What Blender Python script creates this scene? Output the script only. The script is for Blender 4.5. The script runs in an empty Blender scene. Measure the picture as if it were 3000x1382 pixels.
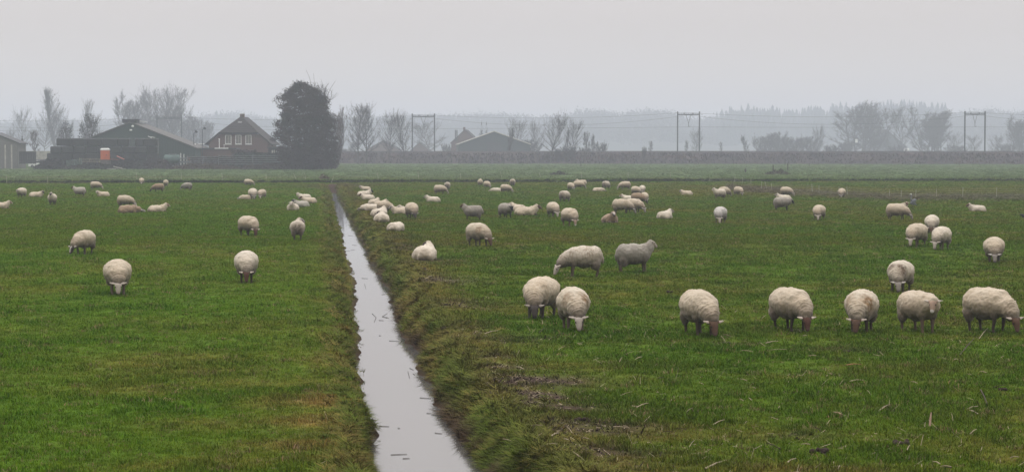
import bpy, math, random
import numpy as np
from mathutils import Vector, Matrix, Euler

C = bpy.context.scene.collection
SC = bpy.context.scene
R = math.radians

# ------------------------------------------------------------------ camera
CAM_Z = 3.4
HOR = 444.0                      # horizon row in the 3000 x 1382 photograph
FPX = 6000.0
PITCH = math.atan((691.0 - HOR) / FPX)
cam_d = bpy.data.cameras.new('camera')
cam_d.sensor_width = 36.0
cam_d.lens = 72.0
cam_d.sensor_fit = 'HORIZONTAL'
cam_d.clip_start = 0.5
cam_d.clip_end = 20000.0
cam = bpy.data.objects.new('camera', cam_d)
C.objects.link(cam)
cam.location = (0, 0, CAM_Z)
cam.rotation_euler = (math.pi / 2 - PITCH, 0, 0)
SC.camera = cam

# ------------------------------------------------------------------ world: overcast sky
W = bpy.data.worlds.new('World')
SC.world = W
W.use_nodes = True
nt = W.node_tree
nt.nodes.clear()
out = nt.nodes.new('ShaderNodeOutputWorld')
bg = nt.nodes.new('ShaderNodeBackground')
bg2 = nt.nodes.new('ShaderNodeBackground')
add = nt.nodes.new('ShaderNodeAddShader')
sky = nt.nodes.new('ShaderNodeTexSky')
sky.sky_type = 'NISHITA'
sky.sun_disc = False
SUN_EL, SUN_AZ = R(68), R(-25)
sky.sun_elevation = SUN_EL
sky.sun_rotation = SUN_AZ
hs = nt.nodes.new('ShaderNodeHueSaturation')
hs.inputs['Saturation'].default_value = 0.25
nt.links.new(sky.outputs['Color'], hs.inputs['Color'])
nt.links.new(hs.outputs['Color'], bg2.inputs['Color'])
bg2.inputs['Strength'].default_value = 0.012
tc = nt.nodes.new('ShaderNodeTexCoord')
sx = nt.nodes.new('ShaderNodeSeparateXYZ')
nt.links.new(tc.outputs['Generated'], sx.inputs[0])
rmp = nt.nodes.new('ShaderNodeValToRGB')
nt.links.new(sx.outputs['Z'], rmp.inputs['Fac'])
e = rmp.color_ramp.elements
e[0].position = 0.0
e[0].color = (0.408, 0.352, 0.336, 1)
e[1].position = 1.0
e[1].color = (1.02, 1.00, 1.00, 1)
a_ = rmp.color_ramp.elements.new(0.06); a_.color = (0.366, 0.321, 0.306, 1)
a_ = rmp.color_ramp.elements.new(0.3); a_.color = (0.57, 0.54, 0.535, 1)
nt.links.new(rmp.outputs['Color'], bg.inputs['Color'])
bg.inputs['Strength'].default_value = 1.0
nt.links.new(bg.outputs[0], add.inputs[0])
nt.links.new(bg2.outputs[0], add.inputs[1])
nt.links.new(add.outputs[0], out.inputs['Surface'])

sun_d = bpy.data.lights.new('sun', 'SUN')
sun_d.energy = 1.25
sun_d.angle = R(50)
sun_d.color = (1.0, 0.97, 0.93)
sun = bpy.data.objects.new('sun', sun_d)
C.objects.link(sun)
# the sun behind thick cloud, high and a little beyond the flock
sdir = Vector((math.sin(SUN_AZ) * math.cos(SUN_EL), math.cos(SUN_AZ) * math.cos(SUN_EL), math.sin(SUN_EL)))
sun.rotation_euler = sdir.to_track_quat('Z', 'Y').to_euler()
sun.location = sdir * 100

SC.render.engine = 'CYCLES'
SC.cycles.volume_bounces = 2
SC.cycles.max_bounces = 6
SC.cycles.diffuse_bounces = 3
SC.view_settings.view_transform = 'Standard'
SC.view_settings.look = 'None'
SC.view_settings.exposure = 0.70
SC.view_settings.gamma = 1.0
SC.view_settings.use_curve_mapping = False

# ------------------------------------------------------------------ measuring helpers
_F = Vector((0, math.cos(PITCH), -math.sin(PITCH)))
_U = Vector((0, math.sin(PITCH), math.cos(PITCH)))
_R = Vector((1, 0, 0))
def ray(px, py):
    return (_R * ((px - 1500.0) / FPX) - _U * ((py - 691.0) / FPX) + _F)
def ground(px, py, z=0.0):
    d = ray(px, py)
    t = (z - CAM_Z) / d.z
    return Vector((0, 0, CAM_Z)) + d * t
def at(px, py, D):
    d = ray(px, py)
    return Vector((0, 0, CAM_Z)) + d * (D / d.y)
def X(px, D): return at(px, HOR, D).x
def Z(py, D): return at(1500, py, D).z

# ------------------------------------------------------------------ numpy noise
def _hash(ix, iy, seed):
    h = (ix.astype(np.int64) * 374761393 + iy.astype(np.int64) * 668265263 + seed * 982451653) & 0xFFFFFFFF
    h = ((h ^ (h >> 13)) * 1274126177) & 0xFFFFFFFF
    h = (h ^ (h >> 16)) & 0xFFFF
    return h / 65535.0
def vn(x, y, seed=0):
    x = np.asarray(x, float); y = np.asarray(y, float)
    ix = np.floor(x); iy = np.floor(y)
    fx = x - ix; fy = y - iy
    fx = fx * fx * (3 - 2 * fx); fy = fy * fy * (3 - 2 * fy)
    a = _hash(ix, iy, seed); b = _hash(ix + 1, iy, seed)
    c = _hash(ix, iy + 1, seed); d = _hash(ix + 1, iy + 1, seed)
    return (a * (1 - fx) + b * fx) * (1 - fy) + (c * (1 - fx) + d * fx) * fy
def fbm(x, y, seed=0, octv=3):
    s = 0; a = 1.0; n = 0
    for k in range(octv):
        s = s + a * vn(x * 2 ** k + 17.3 * k, y * 2 ** k - 9.1 * k, seed + k * 7)
        n += a; a *= 0.55
    return s / n
def sstep(a, b, x):
    t = np.clip((x - a) / (b - a), 0, 1)
    return t * t * (3 - 2 * t)

# ------------------------------------------------------------------ materials
def mat(name, col, rough=0.9, var=0.25, scale=4.0, bump=0.0, spec=0.2, col2=None, coords='Object', metal=0.0, stretch=None):
    m = bpy.data.materials.new(name)
    m.use_nodes = True
    n = m.node_tree.nodes; l = m.node_tree.links
    b = n['Principled BSDF']
    b.inputs['Roughness'].default_value = rough
    b.inputs['Specular IOR Level'].default_value = spec
    b.inputs['Metallic'].default_value = metal
    t = n.new('ShaderNodeTexCoord')
    nz = n.new('ShaderNodeTexNoise')
    nz.inputs['Scale'].default_value = scale
    nz.inputs['Detail'].default_value = 5.0
    src = t.outputs[coords]
    if stretch:
        mp = n.new('ShaderNodeMapping'); mp.inputs['Scale'].default_value = stretch
        l.new(src, mp.inputs[0]); src = mp.outputs[0]
    l.new(src, nz.inputs['Vector'])
    mx = n.new('ShaderNodeMix'); mx.data_type = 'RGBA'
    c2 = col2 if col2 else tuple(c * (1 - var) for c in col)
    c1 = col if col2 else tuple(min(1, c * (1 + var)) for c in col)
    mx.inputs['A'].default_value = (*c1, 1)
    mx.inputs['B'].default_value = (*c2, 1)
    rp = n.new('ShaderNodeMapRange')
    rp.inputs['From Min'].default_value = 0.3; rp.inputs['From Max'].default_value = 0.7
    l.new(nz.outputs['Fac'], rp.inputs['Value'])
    l.new(rp.outputs['Result'], mx.inputs['Factor'])
    l.new(mx.outputs['Result'], b.inputs['Base Color'])
    if bump:
        bp = n.new('ShaderNodeBump'); bp.inputs['Strength'].default_value = bump
        l.new(nz.outputs['Fac'], bp.inputs['Height'])
        l.new(bp.outputs['Normal'], b.inputs['Normal'])
    return m

# ------------------------------------------------------------------ mesh helpers
def tag(o, label=None, cat=None, group=None, kind=None):
    if label: o['label'] = label
    if cat: o['category'] = cat
    if group: o['group'] = group
    if kind: o['kind'] = kind
    return o
def empty(name, loc=(0, 0, 0), rz=0.0):
    o = bpy.data.objects.new(name, None)
    C.objects.link(o); o.location = loc; o.rotation_euler = (0, 0, rz)
    o.empty_display_size = 0.2
    return o
def obj(name, me, m=None, parent=None):
    o = bpy.data.objects.new(name, me)
    C.objects.link(o)
    if m is not None and not me.materials:
        me.materials.append(m)
    if parent is not None: o.parent = parent
    return o
def np_mesh(name, V, F, smooth=False):
    """V (n,3); F (m,3) or (m,4) int array"""
    V = np.ascontiguousarray(V, dtype=np.float32); F = np.ascontiguousarray(F, dtype=np.int32)
    me = bpy.data.meshes.new(name)
    k = F.shape[1]
    me.vertices.add(len(V)); me.vertices.foreach_set('co', V.ravel())
    me.loops.add(F.size); me.loops.foreach_set('vertex_index', F.ravel())
    me.polygons.add(len(F))
    me.polygons.foreach_set('loop_start', np.arange(0, F.size, k, dtype=np.int32))
    me.polygons.foreach_set('loop_total', np.full(len(F), k, dtype=np.int32))
    me.polygons.foreach_set('use_smooth', np.full(len(F), smooth, dtype=bool))
    me.update(calc_edges=True)
    me.validate()
    return me
def attr_f(me, name, vals):
    a = me.attributes.new(name, 'FLOAT', 'POINT'); a.data.foreach_set('value', np.asarray(vals, np.float32))
def attr_c(me, name, rgb):
    a = me.attributes.new(name, 'FLOAT_COLOR', 'POINT')
    rgba = np.ones((len(rgb), 4), np.float32); rgba[:, :3] = rgb
    a.data.foreach_set('color', rgba.ravel())

class MB:
    """collects shapes, then links them as ONE mesh object"""
    def __init__(s): s.V = []; s.F = []; s.n = 0
    def add(s, V, F):
        s.V.extend([tuple(v) for v in V]); s.F.extend([tuple(i + s.n for i in f) for f in F]); s.n += len(V); return s
    def box(s, c, d, rz=0.0, M=None):
        hx, hy, hz = d[0] / 2, d[1] / 2, d[2] / 2
        P = [Vector((x, y, z)) for x in (-hx, hx) for y in (-hy, hy) for z in (-hz, hz)]
        rot = M if M is not None else Matrix.Rotation(rz, 3, 'Z')
        P = [rot @ p + Vector(c) for p in P]
        return s.add(P, [(0, 1, 3, 2), (4, 6, 7, 5), (0, 4, 5, 1), (2, 3, 7, 6), (0, 2, 6, 4), (1, 5, 7, 3)])
    def bbox(s, c, d, b=0.04, M=None):
        """box with chamfered edges (rounded bale etc)"""
        hx, hy, hz = d[0] / 2, d[1] / 2, d[2] / 2
        P = []; rings = [(-hz, b), (-hz + b, 0), (hz - b, 0), (hz, b)]
        for z, i in rings:
            x, y = hx - i, hy - i
            for (a, q) in ((-x + b, -y), (x - b, -y), (x, -y + b), (x, y - b), (x - b, y), (-x + b, y), (-x, y - b), (-x, -y + b)):
                P.append(Vector((a, q, z)))
        F = [tuple(range(7, -1, -1)), tuple(range(24, 32))]
        for r in range(3):
            for k in range(8):
                F.append((r * 8 + k, r * 8 + (k + 1) % 8, r * 8 + 8 + (k + 1) % 8, r * 8 + 8 + k))
        rot = M if M is not None else Matrix.Identity(3)
        return s.add([rot @ p + Vector(c) for p in P], F)
    def tube(s, p0, p1, r0, r1=None, n=6, cap=True):
        p0 = Vector(p0); p1 = Vector(p1); r1 = r0 if r1 is None else r1
        d = p1 - p0
        if d.length < 1e-6: return s
        q = d.to_track_quat('Z', 'Y')
        A = [p0 + q @ Vector((math.cos(2 * math.pi * k / n) * r0, math.sin(2 * math.pi * k / n) * r0, 0)) for k in range(n)]
        B = [p1 + q @ Vector((math.cos(2 * math.pi * k / n) * r1, math.sin(2 * math.pi * k / n) * r1, 0)) for k in range(n)]
        F = [(k, (k + 1) % n, n + (k + 1) % n, n + k) for k in range(n)]
        if cap: F += [tuple(range(n - 1, -1, -1)), tuple(range(n, 2 * n))]
        return s.add(A + B, F)
    def path(s, pts, r, n=5):
        for a, b in zip(pts[:-1], pts[1:]): s.tube(a, b, r, r, n)
        return s
    def ell(s, c, r, M=None, seg=10, rings=6):
        P = []; F = []
        for i in range(rings + 1):
            th = math.pi * i / rings
            for k in range(seg):
                ph = 2 * math.pi * k / seg
                v = Vector((r[0] * math.sin(th) * math.cos(ph), r[1] * math.sin(th) * math.sin(ph), r[2] * math.cos(th)))
                P.append((M @ v if M is not None else v) + Vector(c))
        for i in range(rings):
            for k in range(seg):
                a = i * seg + k; b = i * seg + (k + 1) % seg
                F.append((a, a + seg, b + seg, b))
        return s.add(P, F)
    def mesh(s, name, smooth=False):
        me = bpy.data.meshes.new(name)
        me.from_pydata(s.V, [], s.F)
        if smooth:
            me.polygons.foreach_set('use_smooth', np.full(len(me.polygons), True, dtype=bool))
        me.update()
        return me
    def build(s, name, m, parent=None, smooth=False):
        return obj(name, s.mesh(name, smooth), m, parent)

def copy_tree(o, parent=None):
    c = o.copy(); C.objects.link(c); c.parent = parent
    for ch in list(o.children): copy_tree(ch, c)
    return c

# ------------------------------------------------------------------ the ditch
ZW = -0.45
_d = ray(935, HOR); _vx = Vector((_d.x, _d.y, 0)).normalized()
VX, VY = _vx.x, _vx.y
def uv(x, y): return x * VY - y * VX, x * VX + y * VY
def xy(u, v): return u * VY + v * VX, -u * VX + v * VY
EDGE = [(1382, 1109, 1393), (1300, 1107, 1332), (1226, 1100, 1293), (1144, 1080, 1243), (1100, 1063, 1224), (1055, 1071, 1206),
        (1022, 1071, 1186), (980, 1058, 1168), (940, 1048, 1155), (900, 1047, 1139), (860, 1052, 1126), (830, 1049, 1114), (800, 1036, 1097),
        (750, 1024, 1068), (720, 1012, 1056), (690, 1009, 1041), (660, 996, 1026), (620, 986, 1007), (600, 981, 996), (580, 975, 988), (565, 969, 983)]
_l = sorted([(uv(*ground(a, y, ZW)[:2])[::-1]) for y, a, b in EDGE]); _r = sorted([(uv(*ground(b, y, ZW)[:2])[::-1]) for y, a, b in EDGE])
LV, LU = np.array([p[0] for p in _l]), np.array([p[1] for p in _l])
RV, RU = np.array([p[0] for p in _r]), np.array([p[1] for p in _r])
DITCH_END = 216.0
def edges(v):
    j = np.clip((v - 12) / 20, 0, 1)
    l = np.interp(v, LV, LU) + (vn(v * .9, v * 0, 3) - .5) * .20 + (vn(v * 3.1, v * 0, 5) - .5) * .12
    r = np.interp(v, RV, RU) + (vn(v * .8, v * 0, 8) - .5) * .26 + (vn(v * 2.9, v * 0, 9) - .5) * .16
    return l - .10, r + .13 + np.clip((v - 35) * .0012, 0, .12)
# cross ditch line (far side of the pasture)
CA = ground(0, 537.5); CB = ground(3000, 530.5)
def cross_s(x, y):
    """signed distance beyond the cross ditch, along y"""
    t = (x - CA.x) / (CB.x - CA.x)
    return y - (CA.y + t * (CB.y - CA.y)) - 1.2 * (vn(x / 9.0, x * 0, 4) - .5)
def height(x, y):
    x = np.asarray(x, float); y = np.asarray(y, float)
    u, v = uv(x, y)
    l, r = edges(v)
    wl = 0.22 + 0.12 * vn(v * .8, v * 0, 21) + np.clip((v - 28) / 40, 0, 1) * .35
    wr = 0.38 + 0.30 * vn(v * .6, v * 0, 22)
    s_l = l - u; s_r = u - r
    z = np.zeros_like(u)
    # bumps
    near = np.clip(1.2 - v / 260.0, 0.15, 1)
    right = sstep(0, 3, s_r)
    z = z + (fbm(x / 1.7, y / 1.7, 31) - .5) * .07 * near * (0.6 + 0.7 * right) + (fbm(x / .45, y / .45, 33, 2) - .5) * .05 * near * (0.5 + 0.8 * right)
    z = z + (fbm(x / 14, y / 14, 35, 2) - .5) * .16 * near
    # raised lip of tall turf along the right bank
    z = z + 0.05 * np.exp(-((s_r - 0.9) / .5) ** 2) 
    z = z * (1 - .85 * (1 - sstep(.3, 2.2, s_l)) * (s_l > -.5) * (v < DITCH_END)) - .06 * np.exp(-(np.maximum(s_l, 0) / .8) ** 2) * (s_l > 0) * np.clip((v - 28) / 30, 0, 1) * (v < DITCH_END)
    inside = np.minimum(u - l, r - u)
    bank = np.where(inside > 0, ZW - np.minimum(.35, inside * 1.2),
                    np.where(s_l > 0, ZW + (0 - ZW) * sstep(-.12, 1, s_l / wl), ZW + (0 - ZW) * sstep(-.12, 1, s_r / wr)))
    k = np.where(inside > 0, 0.0, np.where(s_l > 0, sstep(.3, 1, s_l / wl), sstep(.3, 1, s_r / wr)))
    zz = z * k + bank
    fade = sstep(DITCH_END - 2, DITCH_END, v)
    z = zz * (1 - fade) + z * fade
    # cross ditch: a shallow trench with a steep far bank
    c = cross_s(x, y)
    z = z - 0.35 * np.exp(-((c + .6) / .8) ** 2) + 0.22 * sstep(-.2, .5, c) * (1 - sstep(4, 40, c))
    return z
def gz(x, y): return float(height(np.array([x]), np.array([y]))[0])

# mud / mulch patches, from the photograph: (px, py, rx, ry metres, strength)
MUD = [(1480, 1113, 1.1, .75, 1.8), (1505, 1160, .8, .9, 1.7), (1530, 1195, 1.0, .6, 1.6), (1430, 1082, .8, .4, 1.0), (1590, 1258, 1.1, .6, 1.6), (1690, 1240, 1.0, .5, 1.1),
       (1620, 1325, 1.0, .45, 1.7), (1380, 1050, 1.0, .7, .6), (1300, 975, .9, .7, .7), (1400, 1000, 1.6, 1.1, .5), (1320, 900, 1.3, 1.6, .5), (1250, 830, 1.3, 1.8, .75),
       (1210, 810, .9, 1.6, .6), (1160, 730, 1.2, 3.0, .7), (1140, 700, 1.3, 3.5, .6), (1165, 722, .6, 1.2, .9), (1100, 640, 1.6, 5, .5), (1130, 665, 1.5, 4, .5), (1060, 575, 2.0, 9, .45),
       (1230, 770, 1.5, 2.5, .5), (2455, 1030, .7, .5, .5), (2128, 1012, .3, .2, 1.0), (1340, 960, .5, .4, .6), (1640, 1360, 1.2, .5, .5), (2330, 1270, .5, .4, .4), (1010, 545, 3, 10, .8), (965, 545, 3.5, 12, .9),
       (975, 575, 1.0, 8, .7)]
DRY = [(500, 1065, 1.5, 1.8, .5), (560, 1090, 1.3, 1.2, .65), (525, 1045, .7, .6, .5), (440, 1135, 1.0, .9, .5), (620, 1240, 1.0, .7, .6), (640, 1355, 1.3, .6, .6), (760, 1120, 1.6, 1.1, .5),
       (970, 1170, 1.0, 1.0, 1.5), (935, 1230, .9, .8, 1.3), (950, 1300, 1.0, .6, 1.4), (1040, 1340, .7, .45, 1.5), (1000, 1050, .8, 1.2, .5), (900, 1010, 1.3, 1.3, .3), (820, 950, 2.2, 1.5, .3),
       (990, 760, 1.0, 2.6, .6), (980, 700, 1.0, 3.5, .7), (975, 650, 1.2, 5, .5), (1010, 880, .9, 1.8, .6), (1700, 1075, 1.8, .9, .5), (1750, 1110, 1.2, .8, .4), (2050, 1010, 1.5, .5, .2), (1800, 1265, 2.2, .6, .6), (1640, 1245, 1.2, .4, .5),
       (1950, 1275, 1.6, .4, .6), (2290, 1375, .8, .5, .9), (2490, 1380, .6, .3, .9), (2050, 850, 2.4, 1.2, .35), (2700, 1080, 1.4, .8, .45), (2900, 990, 1.4, 1.1, .4), (2860, 950, 1.5, 1.0, .5), (2280, 1100, 1.0, .6, .3),
       (2680, 850, 2.5, 2.5, .4), (2940, 820, 2.5, 2.0, .4), (2960, 1215, 1.2, .7, .4), (2400, 565, 22, 16, .6), (2250, 556, 9, 7, 1.0), (2150, 548, 9, 7, .8), (2760, 562, 26, 14, .5), (1700, 700, 5, 6, .35), (1500, 690, 5, 6, .3), (2050, 720, 7, 5, .3),
       (1240, 690, 2.5, 6, .2), (420, 520, 35, 12, .55), (760, 523, 22, 8, .5), (1060, 525, 18, 8, .55), (1250, 522, 20, 8, .4), (1700, 524, 40, 6, .35)]
def _spots(x, y, L):
    s = np.zeros_like(x)
    for px, py, rx, ry, k in L:
        g = ground(px, py)
        near = (np.abs(x - g.x) < rx * 2.2) & (np.abs(y - g.y) < ry * 2.2)
        if not near.any(): continue
        q = ((x[near] - g.x) / rx) ** 2 + ((y[near] - g.y) / ry) ** 2
        s[near] = np.maximum(s[near], k * np.exp(-q * 1.1))
    return s
def turf(x, y):
    """(rgb, mud, dry) of the pasture at points x, y: what grows there, lush, olive, straw coloured or trodden to mud"""
    x = np.asarray(x, float); y = np.asarray(y, float)
    u, v = uv(x, y)
    l, r = edges(v)
    s_l = l - u; s_r = u - r
    right = sstep(0, 1.5, s_r)
    nA = fbm(x / 7 + 3, y / 9, 41); nB = fbm(x / 1.9, y / 2.4, 47); nC = fbm(x / .5, y / .65, 53, 2); nD = fbm(x / 30, y / 45, 59, 2)
    dry = sstep(.50, .78, .35 * nA + .40 * nB + .25 * nC) * (.18 + .32 * right)
    dry = np.maximum(dry, _spots(x, y, DRY) * (0.55 + .9 * (nC - .25)) )
    band_l = np.exp(-((s_l - .35) / .55) ** 2) * (v < DITCH_END); band_r = np.exp(-((s_r - .75) / .7) ** 2) * (v < DITCH_END)
    dry = np.maximum(dry, band_l * (.24 + 1.0 * (nB - .3))); dry = np.maximum(dry, np.exp(-((s_r - .95) / .55) ** 2) * (v < DITCH_END) * (.34 + 1.0 * (nB - .3)))
    dry = np.clip(dry, 0, 1)
    mud = _spots(x, y, MUD) * (0.35 + 1.5 * (nC - .15)); mud = np.clip(mud, 0, 1)
    inside = np.minimum(u - l, r - u)
    wall = np.where(v < DITCH_END, np.maximum(np.exp(-(np.maximum(s_r, 0) / .22) ** 2) * (s_r > -.3), np.exp(-(np.maximum(s_l, 0) / .12) ** 2) * (s_l > -.3)), 0)
    mud = np.maximum(mud, wall); mud = np.where((inside > 0) & (v < DITCH_END), 1.0, mud)
    c = cross_s(x, y)
    mud = np.maximum(mud, np.exp(-((c - .0) / .55) ** 2) * .9)
    far = sstep(0, 10, c)
    lush = np.array([.056, .111, .003]); olive = np.array([.078, .106, .006]); straw = np.array([.155, .115, .026]); earth = np.array([.058, .036, .024]); farg = np.array([.080, .128, .042])
    k = np.clip(sstep(.32, .68, .45 * nA + .3 * nB + .25 * nD) + .30 * right - .22, 0, 1)[:, None]
    col = lush * (1 - k) + olive * k
    col = col * (0.90 + .26 * nC)[:, None]
    col = col * (1 - .10 * right)[:, None]
    col = col * 1.13
    strip = fbm(x / 60, c / 7, 71, 2)
    col = col * (1 - far[:, None]) + farg * (0.8 + .4 * strip)[:, None] * far[:, None]
    dr = (dry * (1 - .3 * far))[:, None]
    col = col * (1 - dr) + straw * (0.7 + .5 * nC)[:, None] * dr
    col = col * (1 - mud[:, None]) + earth * mud[:, None]
    return col, mud, dry

# ground sheet, laid out along the ditch
def _axis():
    U = [np.arange(-1.2, 4.6, .055)]
    a = 4.6; st = .09; R_ = []
    while a < 3300: R_.append(a); st = min(st * 1.045, .34) if a < 24 else st * 1.09; a += st
    b = -1.2; st = .09; L_ = []
    while b > -3300: st = min(st * 1.045, .34) if b > -22 else st * 1.09; b -= st; L_.append(b)
    return np.array(L_[::-1] + list(U[0]) + R_)
UU = _axis()
VV = []; v_ = -30.0
while v_ < 3400:
    VV.append(v_)
    if v_ < 14: v_ += 2.0
    elif v_ < 60: v_ += 0.16 + max(0, v_ - 24) * .006
    elif v_ < 205: v_ += 0.42 + (v_ - 60) * .012
    elif v_ < 232: v_ += .3
    else: v_ *= 1.035
VV = np.array(VV)
gu, gv = np.meshgrid(UU, VV)
gx, gy = xy(gu.ravel(), gv.ravel())
gzv = height(gx, gy)
nU, nV = len(UU), len(VV)
idx = np.arange(nU * nV).reshape(nV, nU)
F_ = np.stack([idx[:-1, :-1], idx[:-1, 1:], idx[1:, 1:], idx[1:, :-1]], -1).reshape(-1, 4)
me = np_mesh('pasture_ground', np.stack([gx, gy, gzv], 1), F_, True)
gcol, gmud, gdry = turf(gx, gy)
attr_c(me, 'tint', gcol)
m = bpy.data.materials.new('turf_soil'); m.use_nodes = True
n = m.node_tree.nodes; l = m.node_tree.links; b = n['Principled BSDF']
b.inputs['Roughness'].default_value = 1.0; b.inputs['Specular IOR Level'].default_value = 0.1
at_ = n.new('ShaderNodeAttribute'); at_.attribute_name = 'tint'
geo = n.new('ShaderNodeNewGeometry')
nz = n.new('ShaderNodeTexNoise'); nz.inputs['Scale'].default_value = 9.0; nz.inputs['Detail'].default_value = 8.0; nz.inputs['Roughness'].default_value = .7
l.new(geo.outputs['Position'], nz.inputs['Vector'])
nz2 = n.new('ShaderNodeTexNoise'); nz2.inputs['Scale'].default_value = 0.9; nz2.inputs['Detail'].default_value = 6.0
l.new(geo.outputs['Position'], nz2.inputs['Vector'])
mr = n.new('ShaderNodeMapRange'); mr.inputs['From Min'].default_value = .3; mr.inputs['From Max'].default_value = .7; mr.inputs['To Min'].default_value = .55; mr.inputs['To Max'].default_value = 1.3
l.new(nz.outputs['Fac'], mr.inputs['Value'])
mr2 = n.new('ShaderNodeMapRange'); mr2.inputs['From Min'].default_value = .3; mr2.inputs['From Max'].default_value = .7; mr2.inputs['To Min'].default_value = .78; mr2.inputs['To Max'].default_value = 1.15
l.new(nz2.outputs['Fac'], mr2.inputs['Value'])
mm = n.new('ShaderNodeMath'); mm.operation = 'MULTIPLY'
l.new(mr.outputs[0], mm.inputs[0]); l.new(mr2.outputs[0], mm.inputs[1])
mv = n.new('ShaderNodeVectorMath'); mv.operation = 'SCALE'
l.new(at_.outputs['Color'], mv.inputs[0]); l.new(mm.outputs[0], mv.inputs['Scale'])
l.new(mv.outputs[0], b.inputs['Base Color'])
bp = n.new('ShaderNodeBump'); bp.inputs['Strength'].default_value = .7; bp.inputs['Distance'].default_value = .06
l.new(nz.outputs['Fac'], bp.inputs['Height']); l.new(bp.outputs['Normal'], b.inputs['Normal'])
go = obj('pasture_ground', me, m); tag(go, 'green sheep pasture crossed by a narrow ditch', 'ground', kind='structure')

# water in the ditch
wv = np.concatenate([np.arange(10, 60, .25), np.arange(60, 192, 1.0)])
wl_, wr_ = edges(wv)
P0 = np.stack(xy(wl_ - .25, wv) + (np.full_like(wv, ZW),), 1); P1 = np.stack(xy(wr_ + .25, wv) + (np.full_like(wv, ZW),), 1)
k = len(wv); I = np.arange(k - 1)
me = np_mesh('water', np.concatenate([P0, P1]), np.stack([I, I + k, I + k + 1, I + 1], 1))
m = bpy.data.materials.new('ditch_water'); m.use_nodes = True
n = m.node_tree.nodes; l = m.node_tree.links; b = n['Principled BSDF']
b.inputs['Base Color'].default_value = (.12, .115, .108, 1); b.inputs['Roughness'].default_value = .03; b.inputs['IOR'].default_value = 1.75
b.inputs['Specular IOR Level'].default_value = .5
geo = n.new('ShaderNodeNewGeometry'); nz = n.new('ShaderNodeTexNoise'); nz.inputs['Scale'].default_value = 3.0
l.new(geo.outputs['Position'], nz.inputs['Vector'])
bp = n.new('ShaderNodeBump'); bp.inputs['Strength'].default_value = .02; bp.inputs['Distance'].default_value = .01
l.new(nz.outputs['Fac'], bp.inputs['Height']); l.new(bp.outputs['Normal'], b.inputs['Normal'])
wo = obj('water', me, m); tag(wo, 'still ditch water mirroring the grey sky', 'water', kind='structure')
# ================================================================== SHEEP
import mathutils.noise as mnoise
def remesh(V, F, voxel, smooth_it):
    me = bpy.data.meshes.new('build'); me.from_pydata(V, [], F); me.update()
    o = bpy.data.objects.new('build', me); C.objects.link(o)
    r = o.modifiers.new('r', 'REMESH'); r.mode = 'VOXEL'; r.voxel_size = voxel
    if smooth_it:
        s = o.modifiers.new('s', 'SMOOTH'); s.factor = .5; s.iterations = smooth_it
    dg = bpy.context.evaluated_depsgraph_get()
    nm = bpy.data.meshes.new_from_object(o.evaluated_get(dg))
    bpy.data.objects.remove(o); bpy.data.meshes.remove(me)
    nm.polygons.foreach_set('use_smooth', np.full(len(nm.polygons), True, dtype=bool))
    return nm
def chain(mb, pts, rad, n=9):
    for i, (p, r) in enumerate(zip(pts, rad)):
        mb.ell(p, (r, r, r), seg=n, rings=6)
        if i: mb.tube(pts[i - 1], p, rad[i - 1], r, n)
def rotz(v, a): return Matrix.Rotation(R(a), 3, 'Z') @ Vector(v)

def wool_displace(me, amp, seed, nk=None):
    n = len(me.vertices)
    co = np.empty(n * 3, np.float32); no = np.empty(n * 3, np.float32)
    me.vertices.foreach_get('co', co); me.vertices.foreach_get('normal', no)
    co = co.reshape(-1, 3); no = no.reshape(-1, 3)
    o = Vector((seed * 3.1, seed * 1.7, 0))
    d = np.array([mnoise.noise(Vector(c) * 5 + o) * .9 + mnoise.noise(Vector(c) * 14 + o) * .7 + mnoise.noise(Vector(c) * 26 + o) * .55 + mnoise.noise(Vector(c) * 44 + o) * .5 for c in co])
    if nk:
        a0 = np.array(nk[1]); a1 = np.array(nk[-1]); ax_ = a1 - a0; L_ = np.linalg.norm(ax_); ax_ = ax_ / L_
        t_ = (co - a0) @ ax_; rr_ = np.linalg.norm(co - a0 - t_[:, None] * ax_, axis=1)
        w_ = np.clip((t_ + .08) / .08, 0, 1) * np.clip((L_ - t_) / .05, 0, 1) * (rr_ < .24)
        fz_ = np.array([mnoise.noise(Vector(c) * 7 - o) for c in co]); d = d + w_ * np.sin(t_ / .06 * 6.283 + 3 * co[:, 1] / .2 + 3.5 * fz_) * np.clip(.30 + .9 * fz_, 0, 1)
    co = co + no * (d * amp)[:, None]
    me.vertices.foreach_set('co', co.ravel()); me.update()

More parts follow.
